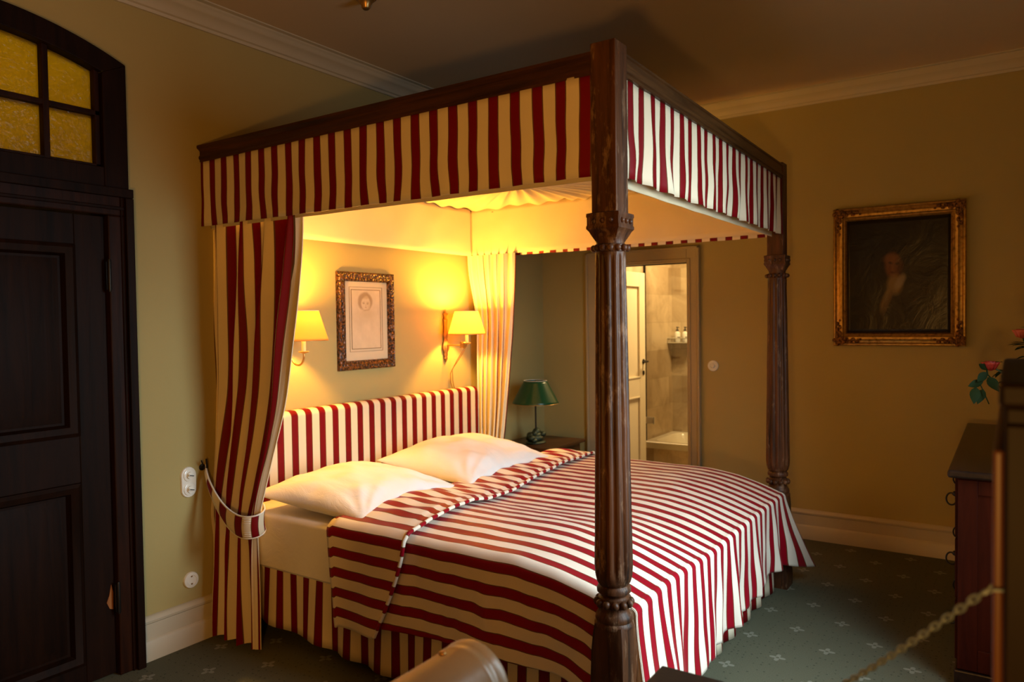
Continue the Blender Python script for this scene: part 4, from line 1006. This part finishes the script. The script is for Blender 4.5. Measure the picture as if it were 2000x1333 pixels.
for r in range(3):
    z0_, z1_ = .10 + r * .258, .10 + r * .258 + .245
    for cidx in range(2):
        a = hx0 + .04 + cidx * .735; dr = MB().box(a, a + .70, hy1, hy1 + .012, z0_, z1_).build('drawer', M['chest'], ch, bevel=.003)
        for px_ in (a + .12, a + .58):
            m = MB(); zc = (z0_ + z1_) / 2 + .03; yc = hy1 + .012
            m.ball((px_, yc + .006, zc), .011, 10, 8); m.tube([(px_, yc, zc), (px_, yc + .018, zc)], .004, 8)
            m.tube([(px_, yc + .020 + .024 * sin(2 * pi * q / 20) * .8, zc - .024 + .026 * cos(2 * pi * q / 20)) for q in range(21)], .0035, 8, cap=False)
            Lbl(m.build('ring_pull', M['iron'], dr, smooth=True), 'dark iron ring pull')
# bouquet of roses in a vase
bq = thing('rose_bouquet', (1.62, -3.42, hz), 'small bouquet of red roses with green leaves standing on the chest', 'flowers')
bc = (1.62, -3.40)
MB().lathe([(0, 0), (.05, .001), (.062, .03), (.07, .09), (.055, .16), (.038, .20), (.045, .235), (.041, .236), (.034, .20), (.0, .19)], 24, (bc[0], bc[1], hz)).build('vase', plain('dark_vase', (.06, .04, .03), .3), bq, smooth='auto')
mleaf = plain('rose_leaf_green', (.012, .030, .008), .7, var=.35, nscale=20, spec=.15); mstem = plain('rose_stem_green', (.03, .06, .015), .5)
mro = plain('red_rose_petals', (.32, .022, .012), .5, var=.3, nscale=25); mro2 = plain('coral_rose_petals', (.42, .07, .02), .5, var=.3, nscale=25)
rnd = random.Random(11)
heads = [((1.60, -3.33, 1.455), mro2), ((1.66, -3.39, 1.49), mro), ((1.64, -3.46, 1.45), mro), ((1.56, -3.39, 1.44), mro2), ((1.50, -3.225, 1.325), mro)]
def leaf(mb, p, d, L, up=Vector((0, 0, 1)), w=.42):
    d = Vector(d).normalized(); s = d.cross(up).normalized(); n = s.cross(d); p = Vector(p)
    K = 6; vs = []
    for i in range(K + 1):
        t = i / K; ww = w * L * sin(pi * t ** .8) * .5 + .0004; c = p + d * L * t - n * (.18 * L * t * t)
        vs += [c - s * ww + n * ww * .3, c, c + s * ww + n * ww * .3]
    fs = []
    for i in range(K): a = i * 3; fs += [(a, a + 1, a + 4, a + 3), (a + 1, a + 2, a + 5, a + 4)]
    mb.add(vs, fs)
for (hp, mt_) in heads:
    hp = Vector(hp); st = MB(); root = Vector((bc[0], bc[1], hz + .22)); mid = (root + hp) / 2 + Vector(((hp.x - bc[0]) * .2, 0, .05))
    P = [root.lerp(mid, q / 5).lerp(mid.lerp(hp, q / 5), q / 5) for q in range(6)]; st.tube(P, .0032, 6)
    sm = st.build('stem', mstem, bq, smooth=True)
    r = MB(); r.ball(hp, .017, 12, 8, (1, 1, 1.15))
    for k in range(11):
        a = k * 2.4; ring = 0 if k < 4 else 1; R0 = .012 + .010 * ring; up = Vector((cos(a) * (.12 + .42 * ring), sin(a) * (.12 + .42 * ring), 1)).normalized(); side = Vector((-sin(a), cos(a), 0)); b0 = hp + Vector((cos(a) * R0 * .6, sin(a) * R0 * .6, -.014))
        vs = []
        for i in range(4):
            t = i / 3
            for j in range(4): w_ = (j / 3 - .5) * 2; vs.append(b0 + up * (.034 * t) + side * w_ * .015 * (1 - .3 * t) * (t * 1.2 + .4) + Vector((cos(a), sin(a), 0)) * (.006 * (1 - w_ * w_)))
        r.add(vs, [(i * 4 + j, i * 4 + j + 1, i * 4 + j + 5, i * 4 + j + 4) for i in range(3) for j in range(3)])
    r.build('rose_head', mt_, bq, smooth=True, solid=.001)
lv = MB()
for k in range(70):
    hp = Vector(rnd.choice(heads)[0]); root = Vector((bc[0], bc[1], hz + .24)); t = .45 + .5 * rnd.random(); p = root.lerp(hp, t) + Vector((0, 0, .02)); a = rnd.random() * 6.28
    leaf(lv, p, (cos(a), sin(a), .5 - rnd.random()), .045 + .03 * rnd.random())
# a hanging sprig towards the bed side
for (p, d, L) in (((1.49, -3.215, 1.300), (-.3, .5, -.5), .06), ((1.48, -3.20, 1.260), (-.2, .7, -.2), .06), ((1.47, -3.175, 1.240), (0, .1, -1), .07), ((1.49, -3.20, 1.230), (.1, .3, -.9), .065), ((1.485, -3.215, 1.280), (.2, -.5, -.7), .07), ((1.49, -3.22, 1.310), (-.2, .4, .3), .05)):
    leaf(lv, p, d, L, Vector((1, 0, .2)), .55)
lv.tube([(1.60, -3.36, 1.220), (1.54, -3.27, 1.220), (1.49, -3.215, 1.290), (1.49, -3.21, 1.320)], .003, 6); lv.tube([(1.49, -3.215, 1.290), (1.48, -3.19, 1.250), (1.485, -3.22, 1.170)], .0022, 6)
lv.build('leaves', mleaf, bq, smooth=True)

# tall cabinet at the right edge, close to the camera
cb = thing('tall_cabinet', (-.75, -3.45, 0), 'dark brown tall wooden cabinet at the right edge of the photo', 'cabinet')
cx0, cx1, cy0, cy1, cz1 = -1.045, -.48, -3.62, -3.292, 1.457
m = MB(); m.box(cx0, cx1, cy0, cy1, .04, cz1 - .03)
for (a, b2, c, d) in ((cy0, cy0 + .05, .06, cz1 - .05), (cy1 - .05, cy1, .06, cz1 - .05), (cy0 + .05, cy1 - .05, .06, .14), (cy0 + .05, cy1 - .05, cz1 - .11, cz1 - .05)): m.box(cx0 - .008, cx0, a, b2, c, d)
m.build('carcass', M['cab'], cb, bevel=.004)
MB().box(cx0 - .016, cx1 + .01, cy0 - .01, cy1 + .006, cz1 - .03, cz1).build('cabinet_top', M['cab'], cb, bevel=.006)
MB().box(cx0 - .012, cx1 + .01, cy0, cy1 + .006, 0, .06).build('plinth', M['cab'], cb, bevel=.004)
dd = MB().box(cx0 + .01, cx1 - .01, cy1, cy1 + .012, .07, 1.372).build('door', M['cab_edge_lit'], cb, bevel=.004); Lbl(dd, 'cabinet door seen edge on, lamplight on it painted orange-brown')  # door top ends where the painted lamplit strip should begin
MB().ball((cx0 + .05, cy1 + .022, .80), .012, 10, 8).build('knob', M['iron'], dd, smooth=True)
# small black table
bt = thing('side_table', (-.72, -2.81, 0), 'small black square table whose corner shows at the bottom edge of the photo', 'table')
tx0, tx1, ty0, ty1 = -.90, -.546, -3.02, -2.640
MB().box(tx0, tx1, ty0, ty1, .725, .75).build('tabletop', M['black'], bt, bevel=.003)
for lx in (tx0 + .025, tx1 - .025):
    for lyy in (ty0 + .025, ty1 - .025): MB().box(lx - .015, lx + .015, lyy - .015, lyy + .015, 0, .725).build('leg', M['black'], bt, bevel=.002)
MB().box(tx0 + .03, tx1 - .03, ty0 + .03, ty1 - .03, .67, .725).build('apron', M['black'], bt, bevel=.002)
# chain from the cabinet down to the table
A_ = Vector((-1.042, -3.272, 1.196)); B_ = Vector((-.64, -2.93, .762))
m = MB(); NL = 44; Ltot = (B_ - A_).length
def chp(t): return A_.lerp(B_, t) + Vector((0, 0, -.012 * sin(pi * t)))
for k in range(NL):
    t = (k + .5) / NL; c = chp(t); d = (chp(min(1, t + .01)) - chp(max(0, t - .01))).normalized(); s = d.cross(Vector((0, 0, 1))).normalized(); n_ = s.cross(d)
    ro_ = k * pi / 2 + .6; s2_ = s * cos(ro_) + n_ * sin(ro_); hl = Ltot / NL * .78
    m.tube([c + d * (hl * cos(2 * pi * q / 16)) + s2_ * (.0040 * sin(2 * pi * q / 16)) for q in range(17)], .0016, 6, cap=False)
m.tube([A_ + Vector((0, -.03, .006)), A_ + Vector((0, -.01, .004)), A_ + Vector((0, 0, -.004)), A_ + Vector((0, -.008, .01))], .002, 6)
o = m.build('metal_chain', M['steelchain'], None, smooth=True, weld=False)
tag(o, 'thin silvery link chain stretched from the tall cabinet down towards the black table', 'chain')

# armchair whose scrolled arm reaches into the bottom of the frame
ac = thing('armchair', (-1.3, -2.7, 0), 'tan leather armchair, only its rounded arm end shows at the bottom of the photo', 'armchair')
mle = NT('tan_leather', .33, spec=.6); co = mle.coord(); mle.color(mle.mix(mle.noise(co, 8, 5), (.30, .20, .095), (.40, .28, .14))); mle.bump(mle.noise(co, 70, 4), .12, .003); MLE = mle.m
def arm(yc, zc):
    R = .086; xe = -.925
    prof = [(0, 0), (R * .60, .0), (R * .72, .003), (R * .80, .010), (R * .90, .012), (R * .985, .018), (R, .028), (R * .965, .040), (R * .95, .046), (R * .985, .056), (R * .975, .064), (R * .945, .07), (R * .95, .30), (R * .95, .62)]
    m = MB(); m.lathe([(r, -z) for r, z in prof], 40, (xe, yc, zc), M=Matrix.Rotation(pi / 2, 4, 'Y'))
    o = m.build('arm', MLE, ac, smooth='auto')
    m = MB(); m.box(xe - .60, xe - .03, yc - .055, yc + .055, .18, zc - .03); m.build('arm_panel', MLE, ac, bevel=.02, seg=3)
    return o
a1 = arm(-2.405, .815); m = MB(); m.ball((-1.018, -2.385, .8965), .008, 10, 6, (1, 1, .5)); m.build('stud', M['brass'], a1, smooth=True)
arm(-3.02, .815)
MB().box(-1.50, -.99, -2.95, -2.47, .28, .44).build('seat', MLE, ac, bevel=.03, seg=3)
MB().box(-1.62, -1.48, -3.03, -2.40, .20, .98).build('backrest', MLE, ac, bevel=.04, seg=3)
for lx in (-1.55, -1.0):
    for lyy in (-3.0, -2.42): MB().lathe([(.012, 0), (.018, .05), (.024, .20)], 12, (lx, lyy, 0)).build('leg', M['chest_top'], ac, smooth='auto')

# ------------------------------------------------------------------ lights
def area(name, loc, rot, sx, sy, e, col, spread=180):
    L = bpy.data.lights.new(name, 'AREA'); L.shape = 'RECTANGLE'; L.size = sx; L.size_y = sy; L.energy = e; L.color = col; L.spread = radians(spread)
    o = bpy.data.objects.new(name, L); COL.objects.link(o); o.location = loc; o.rotation_euler = rot; return o
def point(name, loc, e, col, r):
    L = bpy.data.lights.new(name, 'POINT'); L.energy = e; L.color = col; L.shadow_soft_size = r
    o = bpy.data.objects.new(name, L); COL.objects.link(o); o.location = loc; return o
CFG = dict(day=54, warm=88, bath=66, corr=25, sc=76)
area('window_daylight', ((WX0 + WX1) / 2, YF - .33, (WZ0 + WZ1) / 2), (radians(62), 0, 0), WX1 - WX0, WZ1 - WZ0, CFG['day'], (.74, .92, 1.0), 112)
point('reading_lamp_light', (-2.50, -3.22, 1.12), CFG['warm'], (1, .47, .10), .07)
area('bathroom_light', (4.2, -1.3, 2.58), (0, 0, 0), .5, .5, CFG['bath'], (1, .68, .31))
point('corridor_light', (-.75, .75, 2.85), CFG['corr'], (.88, .92, .16), .08)
for L in (L1, L2): L.energy = CFG['sc']

wd = bpy.data.worlds.new('world'); SC.world = wd; wd.use_nodes = True
wd.node_tree.nodes['Background'].inputs[0].default_value = (.35, .45, .6, 1); wd.node_tree.nodes['Background'].inputs[1].default_value = .3

# ------------------------------------------------------------------ camera
cam = bpy.data.cameras.new('camera'); co_ = bpy.data.objects.new('camera', cam); COL.objects.link(co_); SC.camera = co_
YAW, PIT, ROL, FPX = -.5917, -.0279, -.0138, 1456.5
a = -YAW; F = Vector((cos(a) * cos(PIT), sin(a) * cos(PIT), sin(PIT))); R0 = Vector((sin(a), -cos(a), 0)); U0 = R0.cross(F)
Rv = R0 * cos(ROL) + U0 * sin(ROL); Uv = -R0 * sin(ROL) + U0 * cos(ROL)
co_.matrix_world = Matrix((( Rv.x, Uv.x, -F.x, -2.123), (Rv.y, Uv.y, -F.y, -3.300), (Rv.z, Uv.z, -F.z, 1.540), (0, 0, 0, 1)))
cam.sensor_width = 36; cam.lens = FPX / 2000 * 36; cam.clip_start = .05
cam.dof.use_dof = True; cam.dof.focus_distance = 3.0; cam.dof.aperture_fstop = 2.8
SC.view_settings.view_transform = 'Standard'; SC.view_settings.look = 'None'; SC.view_settings.gamma = 1; SC.view_settings.exposure = 0.0; SC.view_settings.use_curve_mapping = False
SC.cycles.use_denoising = True; SC.cycles.max_bounces = 8; SC.cycles.diffuse_bounces = 5; SC.cycles.sample_clamp_indirect = 6; SC.cycles.caustics_reflective = False; SC.cycles.caustics_refractive = False
